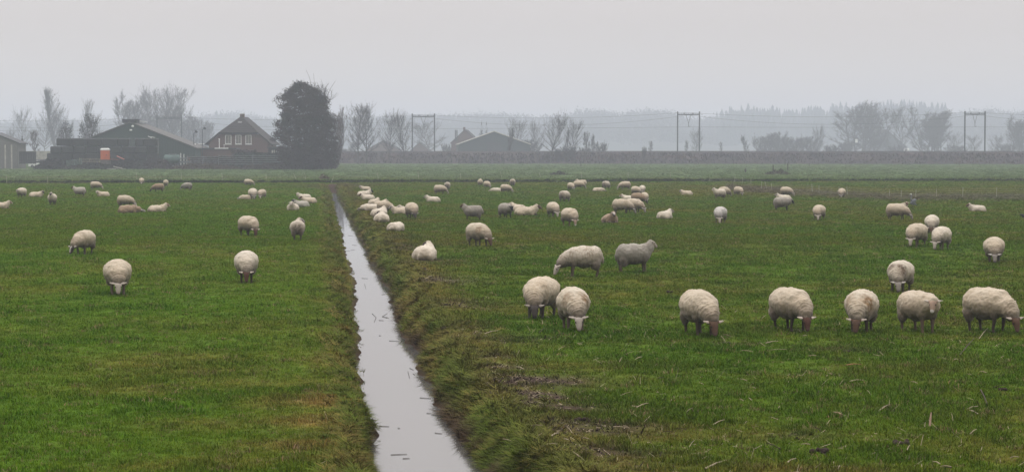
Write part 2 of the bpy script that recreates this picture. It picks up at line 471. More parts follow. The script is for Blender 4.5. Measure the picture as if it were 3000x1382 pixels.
_sheep = {}
def sheep_meshes(pose, yaw, var):
    key = (pose, yaw, var)
    if key in _sheep: return _sheep[key]
    rs = random.Random(hash((pose, yaw, var)) % 1000 if False else (len(pose) * 37 + (yaw + 200) * 3 + var * 11))
    lying = pose in ('lie', 'flat')
    fl = MB(); bd = MB()
    if not lying:
        N0 = Vector((.33, 0, .55))
        if pose == 'graze':
            N0 = Vector((.34, 0, .50)); P = N0 + rotz((.40, 0, -.235), yaw); hd = rotz((.50, 0, -.86), yaw * 1.4)
            nk = [Vector((.22, 0, .53)), N0 + rotz((.13, 0, -.03), yaw * .7), N0 + rotz((.29, 0, -.13), yaw), P - hd * .045]; nr = [.25, .195, .140, .080]
        elif pose == 'stand':
            N0 = Vector((.36, 0, .62)); P = N0 + rotz((.15, 0, .19), yaw * .5); hd = rotz((.87, 0, -.48), yaw)
            nk = [Vector((.24, 0, .55)), N0 + rotz((.06, 0, .06), yaw * .3), P - hd * .05]; nr = [.25, .17, .082]
        else:   # level: head carried at back height or a little below
            N0 = Vector((.36, 0, .55)); P = N0 + rotz((.26, 0, .06), yaw * .5); hd = rotz((.66, 0, -.75), yaw)
            nk = [Vector((.22, 0, .53)), N0 + rotz((.1, 0, .02), yaw * .4), P - hd * .055]; nr = [.25, .175, .090]
        # fleece
        fl.ell((-.07, 0, .535), (.50, .315, .268), seg=20, rings=12)
        fl.ell((-.34, 0, .545), (.24, .27, .25), seg=16, rings=10)
        fl.ell((.22, 0, .53), (.25, .265, .255), seg=16, rings=10)
        fl.ell((-.05, 0, .445), (.37, .295, .215), seg=16, rings=10)
        for s in (-1, 1):
            fl.ell((-.37, s * .15, .37), (.14, .10, .20), seg=12, rings=8)
            fl.ell((.25, s * .14, .40), (.105, .085, .15), seg=12, rings=8)
        chain(fl, nk, nr, 12)
        chain(fl, [(-.53, 0, .60), (-.585, 0, .48), (-.58, 0, .36)], [.055, .045, .03], 8)
        # body core
        bd.ell((-.05, 0, .50), (.44, .20, .22), seg=14, rings=8)
        for s in (-1, 1):
            dx = rs.uniform(-.07, .07); dz = 0
            chain(bd, [(-.34, s * .13, .40), (-.30 + dx * .4, s * .135, .30), (-.405 + dx, s * .13, .205), (-.385 + dx, s * .13, .07), (-.365 + dx, s * .13, .02)], [.075, .056, .033, .026, .032], 8)
            dx = rs.uniform(-.06, .06)
            chain(bd, [(.25, s * .125, .42), (.26 + dx * .5, s * .125, .21), (.255 + dx, s * .125, .075), (.275 + dx, s * .125, .02)], [.065, .037, .027, .032], 8)
    else:
        if pose == 'lie':
            N0 = Vector((.33, 0, .30)); P = N0 + rotz((.13, 0, .15), yaw * .55); hd = rotz((.88, 0, -.42), yaw)
            nk = [Vector((.20, 0, .24)), N0 + rotz((.05, 0, .05), yaw * .3), P - hd * .055]; nr = [.22, .155, .078]
        else:
            N0 = Vector((.33, 0, .22)); P = N0 + rotz((.27, 0, -.07), yaw); hd = rotz((.93, 0, -.30), yaw * 1.4)
            nk = [Vector((.18, 0, .22)), N0 + rotz((.12, 0, -.01), yaw * .6), P - hd * .055]; nr = [.21, .145, .078]
        fl.ell((-.08, 0, .205), (.48, .33, .215), seg=20, rings=12)
        fl.ell((-.32, .03, .21), (.23, .28, .20), seg=16, rings=10)
        fl.ell((.20, 0, .23), (.22, .25, .205), seg=16, rings=10)
        for s in (-1, 1):
            fl.ell((-.27, s * .22, .14), (.21, .13, .14), seg=12, rings=8)
            fl.ell((.22, s * .17, .12), (.12, .09, .12), seg=12, rings=8)
        chain(fl, nk, nr, 12)
        chain(fl, [(-.52, 0, .24), (-.56, .05, .15), (-.55, .1, .06)], [.05, .045, .03], 8)
        bd.ell((-.05, 0, .2), (.42, .22, .15), seg=14, rings=8)
        for s in (-1, 1):
            chain(bd, [(.26, s * .13, .12), (.44, s * .11, .06), (.36, s * .09, .03)], [.055, .034, .026], 8)
            chain(bd, [(-.28, s * .24, .10), (-.10, s * .33, .05), (.02, s * .31, .03)], [.06, .034, .026], 8)
    hd = hd.normalized()
    side = Vector((0, 0, 1)).cross(hd)
    side = side.normalized() if side.length > .05 else Vector((0, 1, 0))
    up = hd.cross(side)
    Mh = Matrix((hd, side, up)).transposed()
    # neck core + head, one surface with the trunk
    chain(bd, [nk[0], nk[1], P], [.13, .10, .062], 10)
    bd.ell(P + hd * .045 + up * .008, (.095, .077, .072), M=Mh, seg=14, rings=9)
    chain(bd, [P + hd * .075 + up * .012, P + hd * .14 + up * .004, P + hd * .188 - up * .004], [.068, .054, .043], 10)
    chain(bd, [P + hd * .07 - up * .04, P + hd * .17 - up * .028], [.042, .028], 8)
    bd.ell(P + hd * .203 - up * .006, (.026, .039, .033), M=Mh, seg=10, rings=6)
    for s in (-1, 1):
        d = (side * s * .95 - hd * .22 - up * .12 + Vector((0, 0, .05))).normalized()
        q = d.cross(up).normalized(); w = d.cross(q)
        Me = Matrix((d, q, w)).transposed()
        bd.ell(P - hd * .012 + up * .030 + side * s * .058 + d * .050, (.062, .034, .014), M=Me, seg=10, rings=7)
        bd.ell(P - hd * .012 + up * .030 + side * s * .058 + d * .100, (.045, .020, .011), M=Me, seg=10, rings=7)
        bd.ell(P + hd * .075 + up * .030 + side * s * .060, (.015, .011, .015), M=Mh, seg=8, rings=5)
    body = remesh(bd.V, bd.F, .0135, 2)
    n = len(body.vertices); co = np.empty(n * 3, np.float32); body.vertices.foreach_get('co', co); co = co.reshape(-1, 3)
    rel = co - np.array(P)
    ax = rel @ np.array(hd); sd = np.abs(rel @ np.array(side)); uu = rel @ np.array(up)
    headness = ((np.linalg.norm(rel, axis=1) < .30) & (ax > -.07)).astype(float)
    attr_f(body, 'leg', 1 - headness)
    attr_f(body, 'muzzle', np.clip((ax - .178) / .02, 0, 1) * headness)
    attr_f(body, 'ear', ((sd > .088) & (ax < .06)).astype(float) * headness)
    attr_f(body, 'blaze', np.clip(1 - sd / .03, 0, 1) * (uu > .01) * headness)
    attr_f(body, 'eye', ((np.abs(ax - .075) < .016) & (sd > .052) & (np.abs(uu - .032) < .018)).astype(float) * headness)
    body.name = 'sheep'
    fm = remesh(fl.V, fl.F, .021, 7)
    wool_displace(fm, .019, var + len(_sheep), nk if pose == 'graze' else None)
    fleece = fm; fleece.name = 'fleece'
    if lying:
        fleece_n = len(fleece.vertices); c2 = np.empty(fleece_n * 3, np.float32); fleece.vertices.foreach_get('co', c2); c2 = c2.reshape(-1, 3)
        c2[:, 2] = np.where(c2[:, 2] < .01, .01 + (c2[:, 2] - .01) * .2, c2[:, 2]); fleece.vertices.foreach_set('co', c2.ravel())
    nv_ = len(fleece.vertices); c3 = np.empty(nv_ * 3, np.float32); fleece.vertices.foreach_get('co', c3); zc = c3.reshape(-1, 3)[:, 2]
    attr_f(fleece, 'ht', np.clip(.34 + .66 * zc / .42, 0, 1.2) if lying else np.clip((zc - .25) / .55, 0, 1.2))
    # height along the fleece, drives the flank tan, painted underside shade and mud
    _sheep[key] = (body, fleece)
    return body, fleece

def face_mat(name, face, leg, ear=None, patch=None, blaze=None, muzzle=(.05, .04, .04)):
    m = mat(name, face, rough=.85, var=.15, scale=14, bump=.15)
    n = m.node_tree.nodes; l = m.node_tree.links; b = n['Principled BSDF']
    src = b.inputs['Base Color'].links[0].from_socket
    def mixin(a, col, src):
        x = n.new('ShaderNodeAttribute'); x.attribute_name = a
        k = n.new('ShaderNodeMix'); k.data_type = 'RGBA'
        k.inputs['B'].default_value = (*col, 1)
        l.new(src, k.inputs['A']); l.new(x.outputs['Fac'], k.inputs['Factor'])
        return k.outputs['Result'], k
    if patch:
        t = n.new('ShaderNodeTexCoord'); z = n.new('ShaderNodeTexNoise'); z.inputs['Scale'].default_value = 9
        l.new(t.outputs['Object'], z.inputs['Vector'])
        rp = n.new('ShaderNodeMapRange'); rp.inputs['From Min'].default_value = .48; rp.inputs['From Max'].default_value = .55
        l.new(z.outputs['Fac'], rp.inputs['Value'])
        k = n.new('ShaderNodeMix'); k.data_type = 'RGBA'; k.inputs['B'].default_value = (*patch, 1)
        l.new(src, k.inputs['A']); l.new(rp.outputs[0], k.inputs['Factor']); src = k.outputs['Result']
    if blaze: src, _ = mixin('blaze', blaze, src)
    if ear: src, _ = mixin('ear', ear, src)
    src, _ = mixin('muzzle', muzzle, src)
    src, _ = mixin('eye', (.02, .015, .01), src)
    src, _ = mixin('leg', leg, src)
    l.new(src, b.inputs['Base Color'])
    return m
WH = (.36, .31, .265); 
FACE = {
    'white': face_mat('white_face', WH, (.10, .075, .055), ear=(.42, .36, .31), muzzle=(.32, .25, .23)),
    'grey': face_mat('grey_face', (.23, .20, .175), (.06, .047, .037), ear=(.46, .42, .38), muzzle=(.12, .10, .10)),
    'tan': face_mat('tan_face', (.27, .19, .14), (.11, .075, .055), ear=(.42, .36, .31), muzzle=(.50, .46, .44)),
    'brown': face_mat('brown_face', (.088, .050, .032), (.055, .04, .028), ear=(.42, .35, .30), muzzle=(.10, .06, .05)),
    'red': face_mat('reddish_face', (.074, .035, .024), (.04, .027, .02), ear=(.50, .42, .36), muzzle=(.09, .05, .04)),
    'dark': face_mat('dark_face', (.055, .045, .04), (.05, .04, .033), ear=(.30, .26, .22), muzzle=(.03, .025, .025)),
    'black': face_mat('black_face', (.014, .013, .014), (.016, .014, .013), muzzle=(.012, .011, .011)),
    'patched': face_mat('patched_face', WH, (.12, .09, .07), ear=(.035, .025, .022), patch=(.045, .03, .027), blaze=(.60, .55, .5)),
    'blaze': face_mat('blazed_face', (.05, .04, .036), (.08, .065, .055), ear=(.40, .36, .32), blaze=(.55, .5, .46)),
}
def wool_mat(name, top, low, stain=None, stain_at=None, speck=False, dirt=.5, streak=.42):
    m = bpy.data.materials.new(name); m.use_nodes = True
    n = m.node_tree.nodes; l = m.node_tree.links; b = n['Principled BSDF']
    b.inputs['Roughness'].default_value = 1.0; b.inputs['Specular IOR Level'].default_value = .05
    b.inputs['Sheen Weight'].default_value = .12; b.inputs['Sheen Roughness'].default_value = .6
    t = n.new('ShaderNodeTexCoord'); oi = n.new('ShaderNodeObjectInfo')
    off = n.new('ShaderNodeVectorMath'); off.operation = 'ADD'
    cmb = n.new('ShaderNodeCombineXYZ')
    ml = n.new('ShaderNodeMath'); ml.operation = 'MULTIPLY'; ml.inputs[1].default_value = 37.0
    l.new(oi.outputs['Random'], ml.inputs[0]); l.new(ml.outputs[0], cmb.inputs[0]); l.new(ml.outputs[0], cmb.inputs[1])
    l.new(t.outputs['Object'], off.inputs[0]); l.new(cmb.outputs[0], off.inputs[1])
    def noise(sc, det=4.0):
        z = n.new('ShaderNodeTexNoise'); z.inputs['Scale'].default_value = sc; z.inputs['Detail'].default_value = det
        l.new(off.outputs[0], z.inputs['Vector']); return z.outputs['Fac']
    def rng(s, a, c, x=0.0, y=1.0):
        k = n.new('ShaderNodeMapRange'); k.inputs['From Min'].default_value = a; k.inputs['From Max'].default_value = c
        k.inputs['To Min'].default_value = x; k.inputs['To Max'].default_value = y; l.new(s, k.inputs['Value']); return k.outputs[0]
    def mix(f, A, B):
        k = n.new('ShaderNodeMix'); k.data_type = 'RGBA'
        for s, v in (('A', A), ('B', B)):
            if isinstance(v, tuple): k.inputs[s].default_value = (*v, 1)
            else: l.new(v, k.inputs[s])
        if isinstance(f, float): k.inputs['Factor'].default_value = f
        else: l.new(f, k.inputs['Factor'])
        return k.outputs['Result']
    def mul(a, bb):
        k = n.new('ShaderNodeMath'); k.operation = 'MULTIPLY'
        for i, v in enumerate((a, bb)):
            if isinstance(v, float): k.inputs[i].default_value = v
            else: l.new(v, k.inputs[i])
        return k.outputs[0]
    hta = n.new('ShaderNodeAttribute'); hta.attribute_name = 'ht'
    c = mix(rng(noise(20), .30, .70), tuple(x * .90 for x in top), top)
    mpg = n.new('ShaderNodeMapping'); mpg.inputs['Scale'].default_value = (24, 24, 4.5); l.new(off.outputs[0], mpg.inputs[0])
    zs = n.new('ShaderNodeTexNoise'); zs.inputs['Scale'].default_value = 1.0; zs.inputs['Detail'].default_value = 3; l.new(mpg.outputs[0], zs.inputs['Vector'])
    c = mix(mul(rng(zs.outputs['Fac'], .50, .66), streak), c, low)
    c = mix(mul(rng(noise(3.2), .42, .68), dirt), c, low)
    c = mix(mul(oi.outputs['Random'], .28), c, tuple(x * .62 for x in top))
    # flanks go tan; dark lower fleece is underside shade painted in, with mud splashes
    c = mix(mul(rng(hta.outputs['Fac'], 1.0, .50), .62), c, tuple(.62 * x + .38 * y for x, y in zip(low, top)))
    underside_shade_mud = mul(rng(hta.outputs['Fac'], .60, .12), rng(noise(6), .12, .48))
    c = mix(mul(underside_shade_mud, .92), c, (.070, .053, .040))
    if stain:
        def blob(p, r):
            d = n.new('ShaderNodeVectorMath'); d.operation = 'DISTANCE'; d.inputs[1].default_value = p
            l.new(t.outputs['Object'], d.inputs[0]); return rng(d.outputs['Value'], r, r * .35)
        for p, r, k in stain_at:
            c = mix(mul(mul(blob(p, r), k), rng(noise(12), .25, .55)), c, stain)
    if speck:
        c = mix(rng(noise(34, 2.0), .60, .64), c, (.05, .045, .045))
    l.new(c, b.inputs['Base Color'])
    bp = n.new('ShaderNodeBump'); bp.inputs['Strength'].default_value = .45; bp.inputs['Distance'].default_value = .014
    l.new(noise(55, 3.0), bp.inputs['Height']); l.new(bp.outputs['Normal'], b.inputs['Normal'])
    return m
ST = [((.36, .17, .57), .24, 1.0), ((.34, -.18, .60), .20, .6), ((.50, 0, .52), .18, .4)]
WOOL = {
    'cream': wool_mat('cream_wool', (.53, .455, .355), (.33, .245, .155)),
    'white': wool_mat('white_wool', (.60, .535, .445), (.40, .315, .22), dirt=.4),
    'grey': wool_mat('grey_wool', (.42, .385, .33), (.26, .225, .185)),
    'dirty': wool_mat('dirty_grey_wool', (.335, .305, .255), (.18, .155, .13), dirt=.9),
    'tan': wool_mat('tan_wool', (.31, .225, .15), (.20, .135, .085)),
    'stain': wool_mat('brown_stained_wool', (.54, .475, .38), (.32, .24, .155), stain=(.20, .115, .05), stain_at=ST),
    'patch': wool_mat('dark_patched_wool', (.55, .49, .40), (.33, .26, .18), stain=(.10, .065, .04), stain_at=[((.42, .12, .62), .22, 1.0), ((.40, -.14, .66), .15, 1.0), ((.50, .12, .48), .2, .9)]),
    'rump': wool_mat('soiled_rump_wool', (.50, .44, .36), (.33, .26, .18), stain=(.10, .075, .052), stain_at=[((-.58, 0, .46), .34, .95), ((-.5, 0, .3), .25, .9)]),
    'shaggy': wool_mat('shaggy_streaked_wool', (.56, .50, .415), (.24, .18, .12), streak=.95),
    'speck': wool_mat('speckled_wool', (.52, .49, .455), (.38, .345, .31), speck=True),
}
# x, y (photo pixels of the feet), pose, head turn, facing (0 right, 90 away, 180 left, 270 to the camera), size, face, wool, what singles it out
FLOCK = [
 (5, 612, 'lie', 0, 0, .95, 'tan', 'cream', "resting sheep cut off by the left edge of the photo, head raised to the right"),
 (63, 581, 'level', -20, 245, .95, 'grey', 'white', "round white sheep near the left edge, facing the viewer with lowered grey head"),
 (108, 579, 'lie', -60, 0, .95, 'dark', 'cream', "dark-faced lying sheep between two standing ones near the left edge"),
 (153, 600, 'stand', -12, 262, .95, 'dark', 'white', "standing sheep head-on with pricked ears and dark face, left of the flock"),
 (232, 578, 'stand', 0, 180, .95, 'brown', 'grey', "side-on sheep standing with head up and looking left, below the bale stack"),
 (281, 556, 'graze', 0, 333, .92, 'white', 'cream', "grazing sheep right behind the lying one with the white forehead, below the orange toilet"),
 (301, 577, 'lie', 50, 190, .9, 'white', 'cream', "small sheep lying with white forehead turned to the viewer, just below a grazing one"),
 (415, 540, 'graze', 0, 268, .85, 'white', 'cream', "tiny far sheep grazing head-on beside a thin fence post, below the barn"),
 (486, 547, 'graze', 0, 88, .85, 'grey', 'cream', "far sheep seen from behind, touching the black-faced grazer in front of it"),
 (464, 563, 'graze', 0, 186, .92, 'black', 'tan', "black-headed, black-legged sheep grazing to the left on the far left pasture"),
 (367, 608, 'graze', 0, 338, .95, 'white', 'cream', "grazing sheep standing right behind the flat sleeping one, left pasture"),
 (380, 626, 'flat', 0, 0, 1.1, 'grey', 'tan', "sheep asleep flat on its side with head stretched out right, left pasture"),
 (464, 624, 'lie', 0, 2, 1.0, 'tan', 'cream', "lying sheep in profile with raised head and dark nose pointing right, left pasture"),
 (246, 748, 'graze', -10, 246, 1.0, 'blaze', 'cream', "cream sheep with dark white-striped face grazing to the lower left, alone by the left edge"),
 (548, 558, 'graze', 0, 152, .9, 'grey', 'dirty', "greyish sheep grazing leftwards with dark belly, right of the black-headed one"),
 (728, 545, 'graze', 0, 345, .85, 'grey', 'cream', "far sheep grazing at the dark ditch line below the brick house"),
 (720, 585, 'flat', 30, 175, .85, 'grey', 'cream', "low curled sheep lying at the left of a close trio on the left pasture"),
 (741, 585, 'graze', 0, 276, 1.0, 'grey', 'white', "middle sheep of a close trio, grazing head-on, left pasture"),
 (767, 583, 'graze', 15, 250, .9, 'white', 'cream', "right sheep of a close trio, grazing with white ears spread, left pasture"),
 (889, 585, 'lie', 55, 190, .95, 'white', 'white', "white-faced lying sheep at the back of the resting foursome left of the ditch"),
 (903, 596, 'lie', 35, 186, .95, 'brown', 'cream', "brown-faced lying sheep, rightmost of the resting foursome left of the ditch"),
 (880, 606, 'lie', 45, 190, 1.0, 'black', 'grey', "black-headed lying sheep in the middle of the resting foursome left of the ditch"),
 (857, 619, 'lie', 0, 262, 1.0, 'white', 'white', "front sheep of the resting foursome left of the ditch, facing the viewer"),
 (729, 690, 'graze', -15, 302, 1.0, 'red', 'cream', "plump sheep with reddish face grazing to the right, halfway down the left pasture"),
 (872, 702, 'stand', -70, 88, .95, 'grey', 'rump', "dark-legged sheep seen from behind with one pale ear showing, beside the ditch"),
 (345, 868, 'graze', 0, 271, 1.02, 'white', 'cream', "nearest sheep on the left pasture, grazing head-on with pale grey face"),
 (722, 831, 'graze', 0, 270, 1.0, 'red', 'white', "red-brown faced sheep grazing head-on, second nearest on the left pasture"),
 (1069, 559, 'lie', 30, 195, .9, 'grey', 'cream', "farthest lying sheep along the right bank of the ditch, head raised left"),
 (1069, 576, 'lie', -15, 4, 1.05, 'black', 'white', "white sheep with black head raised right, lying behind a brown-headed one near the ditch"),
 (1076, 587, 'lie', 15, 182, .95, 'brown', 'white', "brown-headed lying sheep in front of the black-headed one by the ditch"),
 (1098, 601, 'lie', -10, 62, .95, 'white', 'cream', "lying sheep turned away, below the brown-headed one in the ditch-side group"),
 (1118, 606, 'lie', -10, 48, .95, 'white', 'cream', "lying sheep half hidden behind the large grazing one in the ditch-side group"),
 (1085, 622, 'flat', -10, 178, 1.0, 'grey', 'white', "sheep lying with head down, leftmost of the ditch-side group"),
 (1127, 624, 'graze', 0, 338, .83, 'grey', 'cream', "large dusty sheep grazing right in the middle of the ditch-side group"),
 (1114, 638, 'lie', 0, 62, 1.05, 'white', 'white', "lying sheep with pale ears spread, turned away behind the dark-eared one"),
 (1118, 653, 'lie', 70, 88, 1.05, 'patched', 'white', "sheep seen from behind with dark patched head, lowest in the ditch-side group"),
 (1171, 629, 'lie', 10, 185, .95, 'grey', 'cream', "lying sheep facing left between two grazing ones in the ditch-side group"),
 (1188, 624, 'lie', 0, 200, .85, 'white', 'white', "bit of white sheep lying behind the dark-faced grazer, ditch-side group"),
 (1207, 641, 'graze', 0, 283, 1.03, 'dark', 'cream', "dark-faced sheep grazing head-on at the right end of the ditch-side group"),
 (1163, 679, 'flat', 40, 60, .95, 'white', 'white', "curled white sheep lying alone with its head hidden, near the ditch mud"),
 (1311, 557, 'graze', 0, 82, .9, 'grey', 'rump', "greyish sheep grazing away, behind the shoulder of a broad grazing one right of the ditch"),
 (1289, 570, 'graze', 0, 345, .95, 'grey', 'cream', "broad sheep grazing right with another just behind it, right of the ditch"),
 (1267, 593, 'lie', 0, 172, .95, 'patched', 'white', "lone lying sheep with patched head up to the left, below the broad grazer"),
 (1384, 645, 'stand', 0, 178, 1.0, 'brown', 'dirty', "dirty grey sheep standing side-on, brown head up and looking left"),
 (1402, 722, 'graze', -5, 304, 1.05, 'brown', 'stain', "brown-faced sheep with stained shoulder grazing right, alone in mid field"),
 (1248, 768, 'lie', 75, 74, 1.08, 'patched', 'white', "white sheep lying with its back to the viewer, nearest to the ditch on the right"),
 (1407, 546, 'stand', 0, 88, .82, 'grey', 'cream', "far sheep standing with its back turned, left of a pair at the fence line"),
 (1427, 551, 'graze', 0, 298, .85, 'grey', 'cream', "far grazing sheep, right one of a pair at the fence line"),
 (1453, 562, 'flat', 0, 180, .85, 'white', 'white', "far flat-lying sheep at the tail of a grazing one, below the grey barn"),
 (1482, 566, 'graze', 0, 330, .92, 'grey', 'cream', "far sheep grazing right in front of a flat-lying one, below the grey barn"),
 (1502, 546, 'graze', 0, 86, .9, 'dark', 'rump', "far narrow sheep seen from behind with a dark soiled rump"),
 (1482, 640, 'level', -5, 300, 1.0, 'black', 'dirty', "black-headed, black-legged sheep standing in front of two lying ones"),
 (1516, 622, 'lie', 40, 135, 1.05, 'white', 'cream', "lying sheep with white ears pricked, behind the black-headed standing one"),
 (1545, 632, 'lie', 0, 2, 1.15, 'brown', 'cream', "lying brown-headed sheep in profile facing right, beside the black-headed stander"),
 (1655, 592, 'graze', 10, 57, .95, 'grey', 'rump', "shaggy greyish sheep grazing away, alone in the middle distance"),
 (1621, 636, 'graze', -5, 287, 1.02, 'white', 'cream', "white-faced sheep grazing head-on, middle distance, up and left of its neighbour"),
 (1670, 664, 'graze', -10, 299, 1.0, 'tan', 'cream', "pinkish-faced sheep grazing down right, in front of the lone resting patched one"),
 (1673, 558, 'graze', 0, 292, .9, 'grey', 'cream', "front left sheep of a far trio grazing near the fence line"),
 (1695, 554, 'graze', 0, 350, .93, 'grey', 'cream', "middle sheep of a far trio, seen side-on near the fence line"),
 (1703, 550, 'stand', 0, 176, .95, 'white', 'cream', "rear sheep of a far trio with its head raised above the others"),
 (1776, 555, 'graze', 0, 62, .95, 'grey', 'rump', "far sheep seen from behind, just above a flat-lying one"),
 (1754, 562, 'flat', 0, 0, .9, 'grey', 'cream', "far flat-lying sheep at the feet of one seen from behind"),
 (1831, 557, 'graze', 5, 196, .95, 'white', 'cream', "far white-faced sheep grazing to the left near the fence line"),
 (1863, 572, 'graze', 0, 308, .85, 'dark', 'cream', "dark-faced far sheep grazing right in front of a white rump"),
 (1882, 568, 'graze', 0, 272, .82, 'grey', 'white', "round white sheep tucked behind the dark-faced far grazer"),
 (1838, 588, 'lie', 20, 182, .9, 'tan', 'white', "lying sheep with raised head at the left behind the tan-fleeced grazer"),
 (1889, 592, 'graze', 0, 285, .85, 'grey', 'cream', "sheep half hidden behind the tan-fleeced grazer, on its right"),
 (1870, 600, 'graze', 0, 325, .95, 'dark', 'tan', "tan-fleeced sheep grazing right between two paler ones"),
 (1857, 626, 'graze', -10, 333, 1.0, 'grey', 'cream', "rear sheep of two overlapping large grazers in mid field"),
 (1822, 628, 'graze', 0, 347, 1.02, 'grey', 'cream', "front sheep of two overlapping large grazers in mid field"),
 (1789, 654, 'lie', 0, 285, 1.05, 'patched', 'tan', "resting sheep staring at the viewer, white face with dark patches and ears"),
 (1950, 641, 'lie', -50, 62, 1.0, 'grey', 'white', "lone white sheep lying with back turned and head looking right"),
 (2010, 574, 'lie', 25, 180, .9, 'grey', 'cream', "small lone sheep lying far off, right of the large group"),
 (2107, 584, 'stand', 20, 204, .95, 'white', 'white', "white-faced standing sheep with dark ear in front of another's rump"),
 (2122, 579, 'graze', 0, 45, .95, 'grey', 'cream', "sheep behind the white-faced standing one, only its rump showing"),
 (2164, 575, 'graze', -10, 306, .9, 'grey', 'cream', "far sheep grazing down right beside the brownish tall grass"),
 (2110, 655, 'graze', 12, 258, 1.0, 'white', 'speck', "speckled white sheep grazing head-on with white ears, alone in mid field"),
 (2304, 577, 'graze', 0, 325, .92, 'grey', 'cream', "grazing sheep at the top of a stack of three on the right pasture"),
 (2295, 588, 'lie', 20, 180, .98, 'grey', 'white', "lying sheep in the middle of a stack of three on the right pasture"),
 (2292, 619, 'level', 0, 350, 1.0, 'black', 'dirty', "black-headed sheep with dark belly walking right, lowest of a stack of three"),
 (2399, 645, 'graze', 12, 256, .98, 'white', 'cream', "pale sheep grazing head-on with spread ears, right of the black-headed walker"),
 (2466, 580, 'graze', 0, 266, .9, 'grey', 'cream', "far sheep grazing head-on at the netting fence on the right"),
 (2628, 647, 'graze', 0, 342, 1.05, 'grey', 'cream', "grey-faced sheep grazing right in front of a lying one and the heron"),
 (2635, 617, 'lie', -70, 358, .95, 'brown', 'cream', "lying sheep with dark ears showing behind the grey-faced grazer near the heron"),
 (2860, 620, 'lie', 20, 200, .95, 'brown', 'white', "lone brown-headed sheep lying far right below the netting fence"),
 (2730, 688, 'graze', 0, 268, 1.0, 'brown', 'white', "rear sheep of a white trio on the right pasture, grazing head-on"),
 (2684, 724, 'graze', 10, 243, 1.0, 'white', 'cream', "left sheep of a white trio on the right pasture, white ears level"),
 (2757, 732, 'graze', 0, 252, 1.0, 'white', 'white', "front right sheep of a white trio on the right pasture"),
 (2912, 767, 'graze', -5, 272, 1.0, 'grey', 'cream', "grey-faced sheep grazing head-on near the right edge, above the cropped grazer"),
 (2637, 852, 'graze', 8, 256, .98, 'grey', 'patch', "sheep with two dark brown patches on its shoulders, grazing head-on"),
 (2523, 978, 'graze', 6, 262, 1.0, 'brown', 'stain', "brown-faced sheep grazing head-on in the front row, brown stain on one shoulder"),
 (2694, 974, 'level', -48, 309, .98, 'tan', 'cream', "front-row sheep looking straight at the viewer with tan face and pale nose"),
 (2898, 974, 'graze', -10, 322, 1.03, 'brown', 'cream', "rightmost sheep of the front row, grazing right with brown face and white ears"),
 (2050, 990, 'graze', -5, 291, 1.0, 'brown', 'cream', "leftmost of the five front-row sheep on the right, a straw stalk at its mouth"),
 (2318, 974, 'graze', -12, 305, 1.0, 'red', 'cream', "red-faced front-row sheep grazing down right with deep neck folds"),
 (1584, 938, 'graze', 18, 250, 1.02, 'dark', 'cream', "dark-faced sheep grazing head-on beside a white-faced one, right of the ditch"),
 (1680, 972, 'graze', -5, 278, 1.0, 'white', 'stain', "white-faced sheep with brown-stained shoulders grazing head-on, right of the ditch"),
 (1706, 817, 'graze', 8, 188, 1.03, 'white', 'shaggy', "shaggy sheep grazing left in profile, next to one with its head up"),
 (1860, 801, 'stand', 10, 14, 1.02, 'white', 'dirty', "grey dirty sheep standing side-on with head up, looking away to the right"),
]
def place_sheep(i, row):
    x, y, pose, hy, face, sc, fc, wc, label = row
    hyq = int(round(hy / 15.0) * 15)
    body, fleece = sheep_meshes(pose, hyq, 1 if (i % 3 == 0 and pose == 'graze' and abs(hyq) < 20) else 0)
    g = ground(x, y)
    a = math.degrees(math.atan2(g.x, g.y))
    o = bpy.data.objects.new('sheep', body); C.objects.link(o)
    rs = random.Random(i)
    far = 1.0 + .05 * rs.random()
    # the measured point is the nearest foot; the animal's centre lies a little beyond it
    off = abs(math.sin(R(face))) * .14 - .12
    dirv = Vector((g.x, g.y, 0)).normalized()
    p = Vector((g.x, g.y, 0)) + dirv * off
    o.location = (p.x, p.y, gz(p.x, p.y) - .012)
    o.rotation_euler = (0, 0, R(face - a))
    o.scale = (sc * far * (rs.uniform(.94, .99) if pose in ('lie', 'flat') else rs.uniform(.86, .91)), sc * far * rs.uniform(.96, 1.05), sc * far)
    if not body.materials: body.materials.append(FACE['white'])
    o.material_slots[0].link = 'OBJECT'; o.material_slots[0].material = FACE[fc]
    f = bpy.data.objects.new('fleece', fleece); C.objects.link(f); f.parent = o
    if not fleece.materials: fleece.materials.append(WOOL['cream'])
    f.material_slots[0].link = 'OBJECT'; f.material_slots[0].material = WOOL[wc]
    tag(o, label, 'sheep', 'flock of sheep on the pasture')
for i_, row_ in enumerate(FLOCK): place_sheep(i_, row_)

# ---- grey heron and crow
def bird(name, shapes, mats, px, py, rz, label, cat):
    g = ground(px, py)
    mb = MB(); shapes(mb)
    me = remesh(mb.V, mb.F, .012, 1)
    o = obj(name, me, mats[0]); o.location = (g.x, g.y, gz(g.x, g.y)); o.rotation_euler = (0, 0, R(rz))
    tag(o, label, cat); return o
def heron_s(mb):
    Mb = Matrix.Rotation(R(-38), 3, 'Y').inverted()
    mb.ell((0, 0, .50), (.24, .10, .12), M=Mb, seg=12, rings=8)
    chain(mb, [(-.1, 0, .40), (-.22, 0, .30)], [.06, .03], 8)
    chain(mb, [(.10, 0, .58), (.15, 0, .68), (.12, 0, .78), (.10, 0, .88), (.13, 0, .94)], [.06, .035, .027, .026, .034], 8)
    chain(mb, [(.13, 0, .94), (.20, 0, .935)], [.032, .02], 8); chain(mb, [(.2, 0, .935), (.30, 0, .92)], [.016, .008], 6)
    for s in (-1, 1): chain(mb, [(-.02, s * .05, .42), (.0, s * .05, .22), (-.01, s * .05, .0), (.05, s * .05, .01)], [.03, .013, .013, .013], 6)
hm = bpy.data.materials.new('heron_plumage'); hm.use_nodes = True
